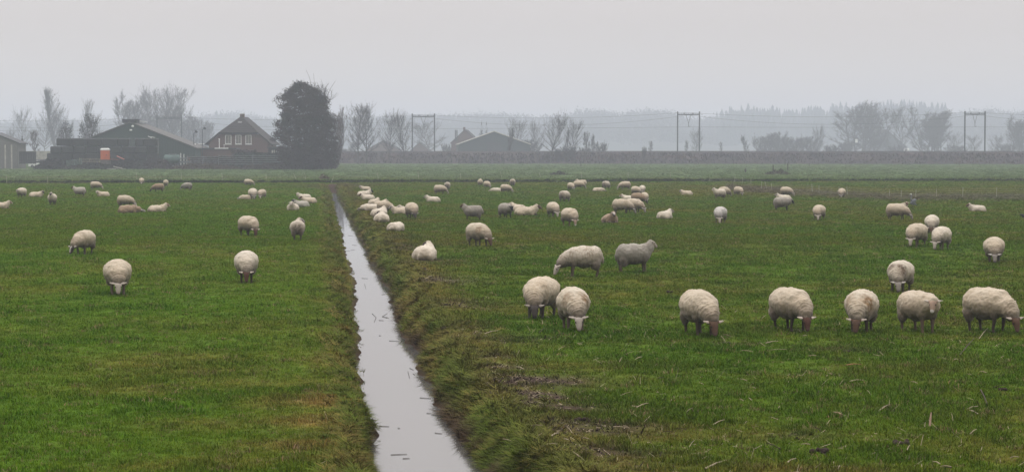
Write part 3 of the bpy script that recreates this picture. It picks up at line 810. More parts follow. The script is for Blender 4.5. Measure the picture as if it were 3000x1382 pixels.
n = hm.node_tree.nodes; l = hm.node_tree.links; b = n['Principled BSDF']; b.inputs['Roughness'].default_value = .9
t = n.new('ShaderNodeTexCoord'); s_ = n.new('ShaderNodeSeparateXYZ'); l.new(t.outputs['Object'], s_.inputs[0])
r_ = n.new('ShaderNodeValToRGB'); l.new(s_.outputs['Z'], r_.inputs[0]); l.new(r_.outputs[0], b.inputs['Base Color'])
r_.color_ramp.interpolation = 'CONSTANT'
r_.color_ramp.elements[0].color = (.05, .045, .03, 1); r_.color_ramp.elements[1].position = .3; r_.color_ramp.elements[1].color = (.12, .13, .145, 1)
x_ = r_.color_ramp.elements.new(.62); x_.color = (.16, .165, .175, 1); x_ = r_.color_ramp.elements.new(.90); x_.color = (.6, .6, .58, 1)
bird('heron', heron_s, [hm], 2675, 616, 200, "grey heron standing upright with long neck behind the grazing sheep", 'heron')
def crow_s(mb):
    Mb = Matrix.Rotation(R(18), 3, 'Y')
    mb.ell((0, 0, .17), (.17, .075, .085), M=Mb, seg=12, rings=8)
    chain(mb, [(-.14, 0, .14), (-.27, 0, .09)], [.05, .025], 8)
    chain(mb, [(.13, 0, .21), (.20, 0, .22)], [.06, .045], 8); chain(mb, [(.22, 0, .215), (.285, 0, .20)], [.022, .008], 6)
    for s in (-1, 1): chain(mb, [(0, s * .035, .11), (.01, s * .035, .0), (.05, s * .035, .005)], [.018, .011, .011], 6)
bird('crow', crow_s, [mat('crow_feathers', (.012, .013, .016), rough=.45)], 3003, 644, 172, "black crow at the right edge of the photo, on the grass", 'crow')
# ================================================================== RAILWAY
RA = (X(1240, 588), 588.0); RB = (X(2855, 560), 560.0)
RS = (RB[1] - RA[1]) / (RB[0] - RA[0])
def rail_y(x): return RA[1] + RS * (x - RA[0])
RTOP = CAM_Z + .06
prof = [(-13.5, -.3), (-12.8, .25), (-9.5, 1.5), (-6.2, RTOP - .75), (-5.4, RTOP - .62), (-4.6, RTOP - .55), (-3.2, RTOP - .12), (3.2, RTOP - .12), (6.2, RTOP - .8), (13, -.3)]
xs = np.arange(-420, 470, 2.0)
V = []
for x in xs:
    for i, (o, z) in enumerate(prof):
        k = 1 if 0 < i < 5 else .25
        V.append((x, rail_y(x) + o + (vn(x / 5, o, 3) - .5) * .8 * k, z + (fbm(np.array([x / 4.0]), np.array([o / 2.0]), 11)[0] - .5) * .7 * k))
V = np.array(V, float); nP = len(prof)
idx = np.arange(len(xs) * nP).reshape(len(xs), nP)
me = np_mesh('railway_embankment', V, np.stack([idx[:-1, :-1], idx[1:, :-1], idx[1:, 1:], idx[:-1, 1:]], -1).reshape(-1, 4), True)
m = mat('dead_bracken_slope', (.040, .025, .021), col2=(.016, .014, .014), scale=.16, rough=1.0)
eo = obj('embankment', me, m); tag(eo, 'low railway embankment overgrown with brown brush', 'embankment', kind='structure')
# brush growing on the slope
rs = np.random.RandomState(5)
N = 16000
bx = rs.uniform(-330, 400, N); bo = rs.uniform(-13.2, -5.0, N)
bz = np.interp(bo, [p[0] for p in prof], [p[1] for p in prof])
hgt = rs.uniform(.3, .95, N) * (0.5 + 1.0 * fbm(bx / 9, bo / 4, 21)) * np.interp(bo, [-13, -9, -5], [1.0, .9, .45])
by = rail_y(bx) + bo
w = rs.uniform(.10, .32, N); ang = rs.uniform(-.5, .5, N); lean = rs.normal(0, .25, N)
A = np.stack([bx - w, by, bz - .2], 1); B = np.stack([bx + w, by + ang, bz - .2], 1); T = np.stack([bx + lean, by + rs.normal(0, .2, N), bz + hgt], 1)
me = np_mesh('brush', np.stack([A, B, T], 1).reshape(-1, 3), np.arange(3 * N).reshape(-1, 3))
c1 = np.array([.036, .022, .020]); c2 = np.array([.017, .015, .016]); c3 = np.array([.065, .034, .027])
kk = fbm(bx / 14, bo / 3, 9)[:, None]; cc = c1 * (1 - kk) + c2 * kk
red = sstep(.55, .75, fbm(bx / 25, bo / 3 + 5, 15))[:, None]; cc = cc * (1 - red) + c3 * red
attr_c(me, 'tint', np.repeat(cc * rs.uniform(.85, 1.15, (N, 1)), 3, 0))
def tint_mat(name, rough=1.0, inst=False, trans=False):
    m = bpy.data.materials.new(name); m.use_nodes = True
    n = m.node_tree.nodes; l = m.node_tree.links; b = n['Principled BSDF']
    b.inputs['Roughness'].default_value = rough; b.inputs['Specular IOR Level'].default_value = .04
    a = n.new('ShaderNodeAttribute'); a.attribute_name = 'tint'
    if inst: a.attribute_type = 'INSTANCER'
    src = a.outputs['Color']
    if inst:
        v = n.new('ShaderNodeAttribute'); v.attribute_name = 'blade'
        k = n.new('ShaderNodeVectorMath'); k.operation = 'MULTIPLY'
        l.new(src, k.inputs[0]); l.new(v.outputs['Color'], k.inputs[1]); src = k.outputs[0]
    l.new(src, b.inputs['Base Color'])
    return m
TM = tint_mat('brush_tint')
o = obj('brush', me, TM); tag(o, 'reddish brown scrub on the railway embankment', 'scrub', kind='stuff')

steel = mat('galvanised_steel', (.16, .17, .17), rough=.6, scale=6, metal=.2)
dsteel = mat('weathered_mast_steel', (.075, .085, .085), rough=.7, scale=3)
ballast = mat('track_ballast', (.06, .055, .055), scale=3, rough=1)
rt = empty('railway_track', (0, 0, 0)); tag(rt, 'single railway track along the top of the embankment', 'railway track')
mb = MB(); x0, x1 = -330, 400
mb.tube((x0, rail_y(x0) - .72, RTOP), (x1, rail_y(x1) - .72, RTOP), .085, n=4); mb.build('rail', dsteel, rt)
mb = MB(); mb.tube((x0, rail_y(x0) + .72, RTOP), (x1, rail_y(x1) + .72, RTOP), .085, n=4); mb.build('rail', dsteel, rt)
mb = MB()
for k in range(-330, 400, 1): mb.box((k, rail_y(k), RTOP - .10), (.25, 2.5, .14), rz=math.atan(RS))
o = mb.build('sleeper', ballast, rt); o['kind'] = 'stuff'

# portals: (left post px, right post px, top py)
PORT = [(478, 548, 340, 612), (1208, 1273, 333, 588), (1985, 2049, 327, 574), (2826, 2885, 326, 560)]
PLAB = ["far hazy railway portal rising behind the green barn", "railway portal between the bare trees and the grey gabled barn", "railway portal in the middle of the open embankment", "rightmost railway portal, standing clear near the right edge"]
wire_pts = []
for (a, b_, tp, D), lab in zip(PORT, PLAB):
    xa = X(a, D); xb = X(b_, D); zt = Z(tp, D); zb = RTOP - 1.2; w = xb - xa
    r = empty('catenary_portal', ((xa + xb) / 2, rail_y((xa + xb) / 2), zb)); tag(r, lab, 'railway portal', 'catenary portals over the railway')
    h = zt - zb
    for s in (-1, 1):
        q = MB(); q.box((s * w / 2, 0, h / 2), (.34, .34, h)); 
        for z in np.arange(.5, h - .3, .9): q.box((s * w / 2, -.19, z), (.40, .03, .10))
        q.build('mast', dsteel, r)
    q = MB(); q.box((0, 0, h - .85), (w, .28, .30)); q.box((0, 0, h - .52), (w - .4, .08, .06))
    for k in range(9): q.box((-w / 2 + w * (k + .5) / 9, 0, h - .62), (.07, .07, .24))
    q.build('crossbeam', dsteel, r)
    q = MB(); q.tube((-w * .11, 0, h - 1.0), (w * .0, 0, h - 3.3), .06); q.tube((w * .11, 0, h - 1.0), (w * .0, 0, h - 3.3), .06); q.tube((0, 0, h - 3.3), (0, 0, h - 4.25), .07); q.tube((0, 0, h - 4.2), (.5, 0, h - 4.1), .05)
    q.build('wire_hanger', dsteel, r)
    for s in (-.2, .2):
        q = MB(); q.tube((s * w, 0, h - .72), (s * w, 0, h - .40), .13, .13, 8); q.tube((s * w, 0, h - .40), (s * w, 0, h - .25), .08, .05, 8); q.build('insulator', dsteel, r)
    xc = (xa + xb) / 2; yc = rail_y(xc)
    wire_pts.append((xc, yc, zt, w))
def span(pts, sag, r=.028):
    mb = MB(); P = []
    for p, q in zip(pts[:-1], pts[1:]):
        for k in range(13):
            t = k / 12.0
            v = Vector(p).lerp(Vector(q), t); v.z -= sag * 4 * t * (1 - t); P.append(v)
    mb.path(P, r, 4); return mb
ext = [(wire_pts[0][0] - 78, rail_y(wire_pts[0][0] - 78), wire_pts[0][2], 7)] + wire_pts + [(wire_pts[-1][0] + 76, rail_y(wire_pts[-1][0] + 76), wire_pts[-1][2], 7)]
for nm, dz, dx, sag, lab in (('overhead_wire', -.25, -.2, 1.3, 'upper feeder wire sagging between the railway portals'), ('overhead_wire', -1.0, 0, 2.6, 'carrying wire sagging between the railway portals'), ('overhead_wire', -4.3, 0, .12, 'straight contact wire above the railway track')):
    o = span([(p[0] + dx * p[3], p[1], p[2] + dz) for p in ext], sag).build(nm, dsteel); tag(o, lab, 'overhead wire', 'railway overhead wires')

# ================================================================== TREES
def bare_tree(seed, H, Wd, base=.28, stems=1, fan=1.0, twig=.022, dens=1.0, up=.6):
    """skeleton of a leafless tree; returns trunk and crown meshes (V,F)"""
    rs = random.Random(seed)
    tr = MB(); crV = []; crF = []
    def blade(p, q, w):
        d = q - p
        s = d.cross(Vector((rs.uniform(-1, 1), rs.uniform(-1, 1), rs.uniform(-1, 1))))
        if s.length < 1e-5: return
        s = s.normalized() * w; i = len(crV)
        crV.extend([p - s, p + s, q]); crF.append((i, i + 1, i + 2))
    def wander(p, d, L, n, r0, r1, upb, mb_, sides):
        pts = [p]; 
        for k in range(n):
            d = (d + Vector((rs.gauss(0, .11), rs.gauss(0, .11), rs.gauss(0, .06) + upb / n))).normalized()
            q = p + d * (L / n)
            if mb_ is not None: mb_.tube(p, q, r0 + (r1 - r0) * k / n, r0 + (r1 - r0) * (k + 1) / n, sides, cap=False)
            pts.append(q); p = q
        return pts, d
    cr = MB()
    for st in range(stems):
        a = rs.uniform(0, 6.28); lean = 0 if stems == 1 else rs.uniform(.05, .38) * fan
        d0 = Vector((math.cos(a) * lean, math.sin(a) * lean, 1)).normalized()
        Hs = H * (1 if stems == 1 else rs.uniform(.75, 1.0))
        p0 = Vector((0, 0, 0)) if stems == 1 else Vector((math.cos(a), math.sin(a), 0)) * rs.uniform(0, Wd * .12)
        r0 = H * .021 if stems == 1 else H * .012
        tp, _ = wander(p0, d0, Hs * .93, 9, r0, r0 * .12, .15, tr, 6)
        nb = int((34 if stems == 1 else 14) * dens)
        for k in range(nb):
            f = base + (1 - base) * (k + rs.random()) / nb * .97
            i = min(8, int(f * 9)); p = tp[i].lerp(tp[i + 1], f * 9 - i)
            az = k * 2.4 + rs.uniform(-.6, .6); g = (f - base) / (1 - base)
            shape = (math.sin(math.pi * min(1, .22 + g * .70))) ** .8
            L = Wd * .5 * shape * rs.uniform(.75, 1.12) * (1 if stems == 1 else .55)
            el = up + g * .55
            d = Vector((math.cos(az) * math.cos(el), math.sin(az) * math.cos(el), math.sin(el)))
            L /= max(.35, math.cos(el)) ** .6
            rb = r0 * (1 - f) * .55 + .02
            bp_, _ = wander(p, d, L, 5, rb, .018, .27, tr if k % 2 == 0 and rb > .05 else cr, 4)
            for j in range(int(13 * dens)):
                t = rs.uniform(.22, 1.0) * 5; ii = min(4, int(t)); q = bp_[ii].lerp(bp_[ii + 1], t - ii)
                dd = (d * .7 + Vector((rs.gauss(0, .6), rs.gauss(0, .6), rs.gauss(.45, .35)))).normalized()
                l2 = L * rs.uniform(.22, .45)
                sp, _ = wander(q, dd, l2, 2, .02, .012, .25, cr, 3)
                for z in range(11):
                    t2 = rs.uniform(.1, 1.0) * 2; i2 = min(1, int(t2)); q2 = sp[i2].lerp(sp[i2 + 1], t2 - i2)
                    d3 = (dd * .8 + Vector((rs.gauss(0, .6), rs.gauss(0, .6), rs.gauss(.35, .4)))).normalized()
                    q3 = q2 + d3 * rs.uniform(.35, .95) * (H / 14) ** .5
                    blade(q2, q3, twig)
                    if z % 2 == 0: blade(q2.lerp(q3, .4), q2.lerp(q3, .4) + (d3 + Vector((rs.gauss(0, .7), rs.gauss(0, .7), rs.gauss(.2, .5)))).normalized() * rs.uniform(.25, .6), twig * .8)
    cr.add(crV, crF)
    return tr.mesh('trunk'), cr.mesh('crown')
bark = mat('grey_bark', (.055, .048, .043), scale=3, rough=1)
twigm = mat('bare_twigs', (.038, .031, .028), scale=.5, rough=1)
twigr = mat('reddish_twigs', (.066, .042, .036), scale=.5, rough=1)
ivy = mat('ivy_bark', (.025, .03, .022), scale=2, rough=1)
_tp = {}
def tproto(kind, v):
    k = (kind, v)
    if k not in _tp:
        P = {'broad': dict(H=14, Wd=16, base=.24, up=.26), 'tall': dict(H=16, Wd=13, base=.20, up=.48), 'poplar': dict(H=20, Wd=7.0, base=.12, up=.95, dens=1.05),
             'willow': dict(H=15, Wd=13, base=.15, stems=7, fan=1.25, dens=.85, up=.7), 'bush': dict(H=6, Wd=9, base=.06, stems=12, fan=2.4, dens=.55, up=.6), 'sapling': dict(H=7, Wd=3.5, base=.2, dens=.6, up=.8)}[kind]
        ms = bare_tree(sum(map(ord, kind)) + v * 17, **P)
        nv = len(ms[1].vertices); cc_ = np.empty(nv * 3, np.float32); ms[1].vertices.foreach_get('co', cc_); cc_ = cc_.reshape(-1, 3)
        _tp[k] = (float(np.percentile(cc_[:, 2], 99.6)), float(2 * np.percentile(np.hypot(cc_[:, 0], cc_[:, 1]), 91)), ms)
    return _tp[k]
def put_tree(kind, v, px, top, wpx, D, label, name='bare_tree', cat='tree', group=None, tm=None, rz=None):
    H0, W0, (tr, cr) = tproto(kind, v)
    x = X(px, D); H = Z(top, D); wd = wpx / FPX * D
    o = empty(name, (x, D, -.05 if abs(D - rail_y(x)) > 14 else 1.0), rz if rz is not None else (px * 7.7 + v) % 6.28)
    z0 = o.location.z
    o.scale = (wd / W0, wd / W0, (H - z0) / H0)
    a = obj('trunk', tr, bark, o); b = obj('crown', cr, twigm, o)
    if tm: b.material_slots[0].link = 'OBJECT'; b.material_slots[0].material = tm
    tag(o, label, cat, group or 'bare winter trees')
    return o
T_ = [
 ('tall', 0, 1050, 303, 78, 570, "left stem of the tall bare twin tree just right of the big dark tree"),
 ('tall', 1, 1074, 306, 72, 572, "right stem of the tall bare twin tree just right of the big dark tree"),
 ('broad', 0, 1140, 320, 76, 570, "bare tree between the twin tree and the railway portal, in front of the embankment"),
 ('tall', 0, 1186, 327, 62, 570, "bare tree touching the left mast of the portal by the twin tree"),
 ('broad', 1, 1256, 350, 105, 880, "faint hazy tree behind the portal left of the grey barn"),
 ('sapling', 0, 1035, 425, 40, 820, "small hazy sapling low beside the big dark tree"),
 ('broad', 1, 1510, 343, 72, 760, "hazy bare tree just right of the grey barn's ridge"),
 ('sapling', 1, 1492, 372, 24, 590, "thin bare tree in front of the grey barn's right roof slope"),
 ('broad', 2, 1612, 325, 86, 566, "sharp spreading bare tree standing on the embankment right of the grey barn"),
 ('broad', 0, 1576, 348, 50, 720, "half hidden bare tree left of the sharp spreading one"),
 ('broad', 0, 1672, 345, 66, 572, "smaller bare tree with bushy foot, right of the sharp spreading one"),
 ('sapling', 0, 1657, 375, 20, 600, "thin bare tree between the two sharp ones on the embankment"),
 ('sapling', 1, 1724, 385, 28, 640, "slender bare sapling by the low bushes, right of the two sharp trees"),
 ('sapling', 0, 1738, 392, 22, 640, "slim sapling close to its twin by the low bushes"),
 ('sapling', 1, 1903, 412, 16, 800, "tiny hazy sapling on the open embankment"),
 ('broad', 2, 2040, 372, 46, 900, "hazy bare tree seen between the masts of the middle portal"),
 ('sapling', 0, 2010, 410, 20, 900, "faint little tree left of the one between the portal masts"),
 ('sapling', 1, 2114, 415, 14, 900, "tiny lone sapling right of the middle portal"),
 ('sapling', 0, 2190, 396, 34, 850, "small bare tree at the left end of the far thicket"),
 ('broad', 2, 2394, 364, 50, 900, "bare tree sticking up out of the right end of the far thicket"),
 ('willow', 0, 2530, 303, 170, 1000, "great broad hazy tree behind the dark roof, right half of the photo"),
 ('tall', 1, 2560, 300, 80, 1010, "upright hazy tree rising behind the dark roof"),
 ('broad', 1, 2640, 305, 72, 990, "tall open bare tree between the two great hazy crowns"),
 ('willow', 1, 2712, 316, 150, 980, "dense round hazy tree right of the open bare tree"),
 ('willow', 0, 2752, 328, 100, 985, "right flank of the dense round hazy tree"),
 ('broad', 0, 2802, 388, 62, 960, "small hazy tree left of the rightmost portal"),
 ('broad', 1, 2858, 394, 52, 960, "small hazy tree between the masts of the rightmost portal"),
 ('broad', 2, 2908, 392, 54, 960, "small hazy tree right of the rightmost portal"),
 ('tall', 0, 2965, 372, 50, 960, "hazy tree second from the right edge behind the embankment"),
 ('willow', 0, 3000, 338, 90, 965, "hazy tree cut by the right edge behind the embankment"),
 ('broad', 1, 66, 312, 62, 900, "pale bare tree above the grey shed at the far left"),
 ('broad', 2, 20, 372, 40, 760, "low hazy tree behind the grey shed at the far left"),
 ('sapling', 0, 57, 400, 24, 470, "small dark sapling right behind the grey shed"),
 ('sapling', 1, 105, 380, 34, 520, "thin bare tree above the white car"),
 ('poplar', 0, 163, 258, 66, 820, "tall narrow pale tree, highest at the left end"),
 ('broad', 0, 128, 308, 66, 840, "spreading bare tree at the left foot of the tall narrow one"),
 ('broad', 1, 186, 312, 56, 845, "spreading bare tree at the right foot of the tall narrow one"),
 ('tall', 1, 258, 292, 40, 820, "slim pale tree top showing above the leafy tree beside the barn"),
 ('willow', 0, 400, 272, 105, 860, "left part of the wide bare clump behind the green barn"),
 ('tall', 0, 428, 252, 84, 870, "tall stem at the left of the wide bare clump behind the green barn"),
 ('broad', 2, 458, 249, 96, 880, "tallest stem in the wide bare clump behind the green barn"),
 ('tall', 1, 502, 254, 96, 865, "right tall tree of the wide bare clump behind the green barn"),
 ('willow', 1, 470, 300, 150, 890, "low dense growth of the wide bare clump behind the green barn"),
 ('willow', 0, 560, 335, 96, 920, "hazy thicket tree between the barn and the brick house"),
 ('willow', 1, 598, 350, 60, 930, "low hazy thicket tree just left of the brick house"),
 ('willow', 1, 982, 316, 66, 450, "twiggy bare tree leaning out behind the right side of the big dark tree"),
 ('broad', 2, 320, 395, 40, 620, "small hazy tree over the left slope of the green barn"),
]
for k, v, px, top, w_, D, lab in T_:
    put_tree(k, v, px, top, w_, D, lab, tm=twigr if px in (982, 105) else None)
# round bushes and thickets
B_ = [(2236, 398, 70, 900, "left dome of the far thicket"), (2275, 388, 80, 910, "highest dome of the far thicket"), (2318, 400, 70, 900, "middle dome of the far thicket"), (2368, 400, 80, 905, "rounded bush at the right end of the far thicket"),
      (2430, 424, 46, 760, "low dark dome of bush by the embankment, right of the far thicket"), (2480, 415, 70, 930, "low bush left of the dark roof"), (1664, 428, 46, 572, "dense bush at the foot of the smaller bare tree on the embankment"),
      (1632, 434, 20, 570, "small dense bush under the sharp spreading tree"), (1757, 416, 40, 620, "reddish bush right of the sapling pair"), (1712, 432, 40, 620, "low bush left of the sapling pair"), (1886, 430, 14, 566, "little round bush alone on the embankment top"),
      (1550, 408, 70, 700, "hazy bush behind the right end of the grey barn"), (1310, 420, 40, 760, "small bush left of the grey barn"), (1010, 436, 50, 700, "low hazy bush just right of the big dark tree"),
      (2950, 420, 60, 900, "low bush near the right edge behind the embankment"), (2800, 425, 60, 900, "low bush left of the rightmost portal"), (2620, 425, 60, 900, "low bush at the right foot of the dark roof")]
for i, (px, top, w_, D, lab) in enumerate(B_):
    put_tree('bush', i % 2, px, top, w_, D, lab + ", leafless", name='bush', cat='bush', group='leafless bushes along the railway')

def leaf_mesh(name, P, size, rs, tint, flat=.0):
    n = len(P)
    a = rs.normal(0, 1, (n, 3)); a /= np.linalg.norm(a, axis=1)[:, None]
    b_ = np.cross(a, rs.normal(0, 1, (n, 3))); b_ /= np.linalg.norm(b_, axis=1)[:, None]
    s = size * rs.uniform(.5, 1.4, (n, 1))
    V = np.stack([P - a * s, P + b_ * s * .55, P + a * s, P - b_ * s * .55], 1).reshape(-1, 3)
    me = np_mesh(name, V, np.arange(4 * n).reshape(-1, 4)); attr_c(me, 'tint', np.repeat(tint, 4, 0)); return me
LEAF = tint_mat('dull_leaves')
# the big dark tree at the ditch
D = 378; rs = np.random.RandomState(3)
py_ = np.array([244, 254, 268, 288, 312, 350, 400, 450, 480, 500]); lf = np.array([882, 860, 838, 825, 815, 808, 804, 812, 830, 850]); rt_ = np.array([890, 914, 938, 960, 974, 986, 993, 992, 987, 982])
s_ = D / FPX; Pl = []; Tl = []
for k in range(560):
    pyr = 247 + 248 * rs.beta(.92, .92)
    Lx = np.interp(pyr, py_, lf); Rx = np.interp(pyr, py_, rt_); hw = (Rx - Lx) / 2
    th = rs.uniform(0, 6.283); rad = math.sqrt(rs.uniform(.05, 1)) * rs.uniform(.86, 1.06)
    c0 = np.array([((Lx + Rx) / 2 - 1500) * s_ + hw * s_ * rad * math.cos(th), D + 5.2 * (hw / 85) * rad * math.sin(th), CAM_Z + (HOR - pyr) * s_])
    rc = rs.uniform(.35, .95) * (.75 if pyr < 290 else 1.0); nn_ = int(215 * rc * (.8 if pyr < 280 else 1))
    Q = c0 + rs.normal(0, 1, (nn_, 3)) * np.array([rc, rc, rc * .75]) * .62
    Pl.append(Q); Tl.append(np.full(nn_, rs.uniform(0, 1)))
P = np.concatenate(Pl); tone = np.concatenate(Tl); k = P[:, 2] > .2; P = P[k]; tone = tone[k]
cl = tone[:, None]
tint = np.array([.034, .029, .030]) * (1 - cl) + np.array([.056, .043, .039]) * cl
gr = sstep(.55, .7, fbm(P[:, 0] / 2.2, P[:, 2] / 2.2, 97))[:, None] * .6; tint = tint * (1 - gr) + np.array([.025, .034, .024]) * gr
tint = tint * rs.uniform(.65, 1.3, (len(P), 1))
tx = X(908, D)
T6 = empty('big_tree', (0, 0, 0)); tag(T6, 'big dense dark tree with brown withered leaves standing beside the ditch end', 'tree')
obj('crown', leaf_mesh('crown', P, .145, rs, tint), LEAF, T6)
tr, cr = bare_tree(99, 16.0, 11.0, base=.12, dens=1.2, up=.75)
o = obj('trunk', tr, bark, T6); o.location = (tx, D, 0); o.scale = (.95, .9, .97)
o = obj('twigs', cr, twigm, T6); o.location = (tx - .3, D, 0); o.scale = (.85, .8, .775)
# two leafier small trees left of the barn
for nm, px, top, bot, w_, D, lab in (('leafy_tree', 260, 322, 408, 72, 455, "small tree with some dark leaves left, just left of the green barn"), ('leafy_tree', 194, 346, 408, 52, 470, "low dark-leaved tree above the left end of the bale stack")):
    r = put_tree('broad', 1, px, top + 6, w_ * .9, D, lab, name=nm)
    r['group'] = 'small trees behind the bales'
    H0, W0, _ = tproto('broad', 1)
    nl = 2200; zz = rs.beta(1.6, 1.7, nl); th = rs.uniform(0, 6.28, nl); rr = np.sqrt(rs.uniform(0, 1, nl)) * np.sin(np.pi * (.15 + .8 * zz)) ** .8
    P = np.stack([rr * np.cos(th) * W0 * .5, rr * np.sin(th) * W0 * .5, H0 * (.30 + .68 * zz)], 1)
    P = P[vn(P[:, 0] / 1.1 + P[:, 1], P[:, 2] / 1.1, 33) > .45]
    obj('leaves', leaf_mesh('leaves', P, .28, rs, np.array([.035, .032, .028]) * rs.uniform(.6, 1.4, (len(P), 1))), LEAF, r)
# conifer pair behind the grey barn
def conifer_mesh(seed, H, Wd, n=900, tip=1.0, base=.02):
    rs = np.random.RandomState(seed)
    z = rs.beta(1.0, 1.5, n); R0 = Wd / 2 * (1 - z) ** tip * (.75 + .5 * rs.uniform(0, 1, n)) * (.85 + .25 * np.sin(z * 40))
    th = rs.uniform(0, 6.28, n); k = np.sqrt(rs.uniform(.1, 1, n))
    P = np.stack([R0 * k * np.cos(th), R0 * k * np.sin(th), H * (base + (1 - base) * z)], 1)
    d = np.stack([np.cos(th), np.sin(th), np.full(n, -.35)], 1); L = (Wd * .16 * (1.1 - z))[:, None]
    s = np.stack([-np.sin(th), np.cos(th), rs.normal(0, .5, n)], 1) * L * .5
    V = np.stack([P - s - d * L * .4, P + s - d * L * .4, P + d * L], 1)
    top = np.array([[[-.05 * Wd, 0, H * .93], [.05 * Wd, 0, H * .93], [0, 0, H * 1.04]]])
    return np.concatenate([V, top]).reshape(-1, 3)
needle = mat('dark_conifer', (.022, .034, .026), scale=.4, rough=1)
for px, lab in ((1411, "left one of two dark conical evergreens behind the grey barn"), (1425, "right one of two dark conical evergreens behind the grey barn")):
    D = 720; H = Z(358, D); wd = 24 / FPX * D
    r = empty('evergreen', (X(px, D), D + (px - 1411) * .1, 0)); tag(r, lab, 'tree', 'evergreens behind the grey barn')
    V = conifer_mesh(px, H, wd, 1600, tip=.42); me = np_mesh('crown', V, np.arange(len(V)).reshape(-1, 3)); obj('crown', me, needle, r)
    MB().tube((0, 0, 0), (0, 0, H * .8), .25, .08).build('trunk', bark, r)

# far woods on the rise beyond the railway
PROF = [(-400, 348), (0, 352), (300, 347), (440, 342), (560, 340), (640, 322), (690, 326), (760, 335), (820, 345), (900, 342), (1100, 340), (1200, 336), (1320, 330), (1480, 328), (1560, 338), (1650, 332), (1690, 322), (1730, 317), (1790, 322), (1820, 330), (1830, 325), (1900, 318), (1950, 320),
        (1985, 330), (2030, 345), (2090, 338), (2112, 320), (2130, 308), (2260, 303), (2282, 318), (2330, 314), (2390, 302), (2420, 312), (2440, 297), (2500, 303), (2620, 291), (2700, 297), (2770, 303), (2788, 328), (2840, 322), (2890, 318), (3000, 326), (3400, 332)]
pX = np.array([p[0] for p in PROF]); pY = np.array([p[1] for p in PROF])
FD = 2300.0
hx = np.arange(-900, 3900, 12.0)
hill = []
rows = [(-700, 0.0), (-420, .10), (-200, .35), (0, .56), (300, .62), (700, .35)]
for dy, f in rows:
    for p in hx:
        top = CAM_Z + (HOR - np.interp(p, pX, pY)) / FPX * FD
        hill.append(((p - 1500) / FPX * FD, FD + dy, max(-1.0, (top - 6) * f + (fbm(np.array([p / 60]), np.array([dy / 100.0]), 5)[0] - .5) * 4 * (f > 0) - (1.0 if f == 0 else 0))))
idx = np.arange(len(rows) * len(hx)).reshape(len(rows), len(hx))
me = np_mesh('wooded_rise', np.array(hill), np.stack([idx[:-1, :-1], idx[:-1, 1:], idx[1:, 1:], idx[1:, :-1]], -1).reshape(-1, 4), True)
o = obj('hill', me, mat('forest_floor', (.035, .04, .03), scale=.02, rough=1)); tag(o, 'low wooded rise far beyond the railway', 'hill', kind='structure')
rs = np.random.RandomState(8); Vs = []; Cs = []
Vd = []; 
for p in np.arange(-700, 3700, 5.0):
    for layer in range(3):
        q = p + rs.uniform(-3, 3)
        con = 2098 < q < 2786 or (620 < q < 650)
        topy = np.interp(q, pX, pY) + (rs.choice([rs.uniform(-4, 4), rs.uniform(2, 16), rs.uniform(6, 16)]) if con else rs.uniform(-1, 8)) + layer * 22
        D = FD - layer * 130 + rs.uniform(-40, 40)
        zt = CAM_Z + (HOR - topy) / FPX * D
        H = rs.uniform(17, 24); x = (q - 1500) / FPX * D
        if con:
            Wc = rs.uniform(8, 13); L_ = []
            for q_ in range(6):
                z0 = H * q_ / 6.2; z1 = min(H, z0 + H * .30); r_ = Wc / 2 * (1.08 - q_ / 6.0) * rs.uniform(.8, 1.15)
                an = np.linspace(0, 6.283, 10)[:-1] + rs.uniform(0, 1); rr_ = r_ * rs.uniform(.55, 1.2, 9)
                for j in range(9):
                    j2 = (j + 1) % 9
                    L_ += [[rr_[j] * math.cos(an[j]), rr_[j] * math.sin(an[j]), z0 + rs.uniform(-.6, .6)], [rr_[j2] * math.cos(an[j2]), rr_[j2] * math.sin(an[j2]), z0 + rs.uniform(-.6, .6)], [rs.uniform(-.25, .25), rs.uniform(-.25, .25), z1]]
            V = np.array(L_)
        else:
            n = 130; d = rs.normal(0, 1, (n, 3)); d /= np.linalg.norm(d, axis=1)[:, None]
            Rw = rs.uniform(4.5, 8); rr = rs.uniform(.45, 1.0, (n, 1)) * (1 + .25 * rs.normal(0, 1, (n, 1)))
            P = d * rr * np.array([Rw, Rw, H * .40]) + np.array([0, 0, H * .58])
            a = rs.normal(0, .9, (n, 3)); b_ = rs.normal(0, .9, (n, 3)); c_ = d * rs.uniform(.8, 2.2, (n, 1))
            V = np.stack([P + a, P + b_, P + c_], 1).reshape(-1, 3)
        Vs.append(V + np.array([x, D, zt - H])); Cs.append(np.tile(np.array([.022, .034, .028]) if con else np.array([.042, .038, .034]), (len(V), 1)) * rs.uniform(.75, 1.25))
V = np.concatenate(Vs); me = np_mesh('forest', V, np.arange(len(V)).reshape(-1, 3)); attr_c(me, 'tint', np.concatenate(Cs))
o = obj('forest', me, TM); tag(o, 'far hazy woods of bare trees and conifers along the horizon', 'forest', kind='stuff')
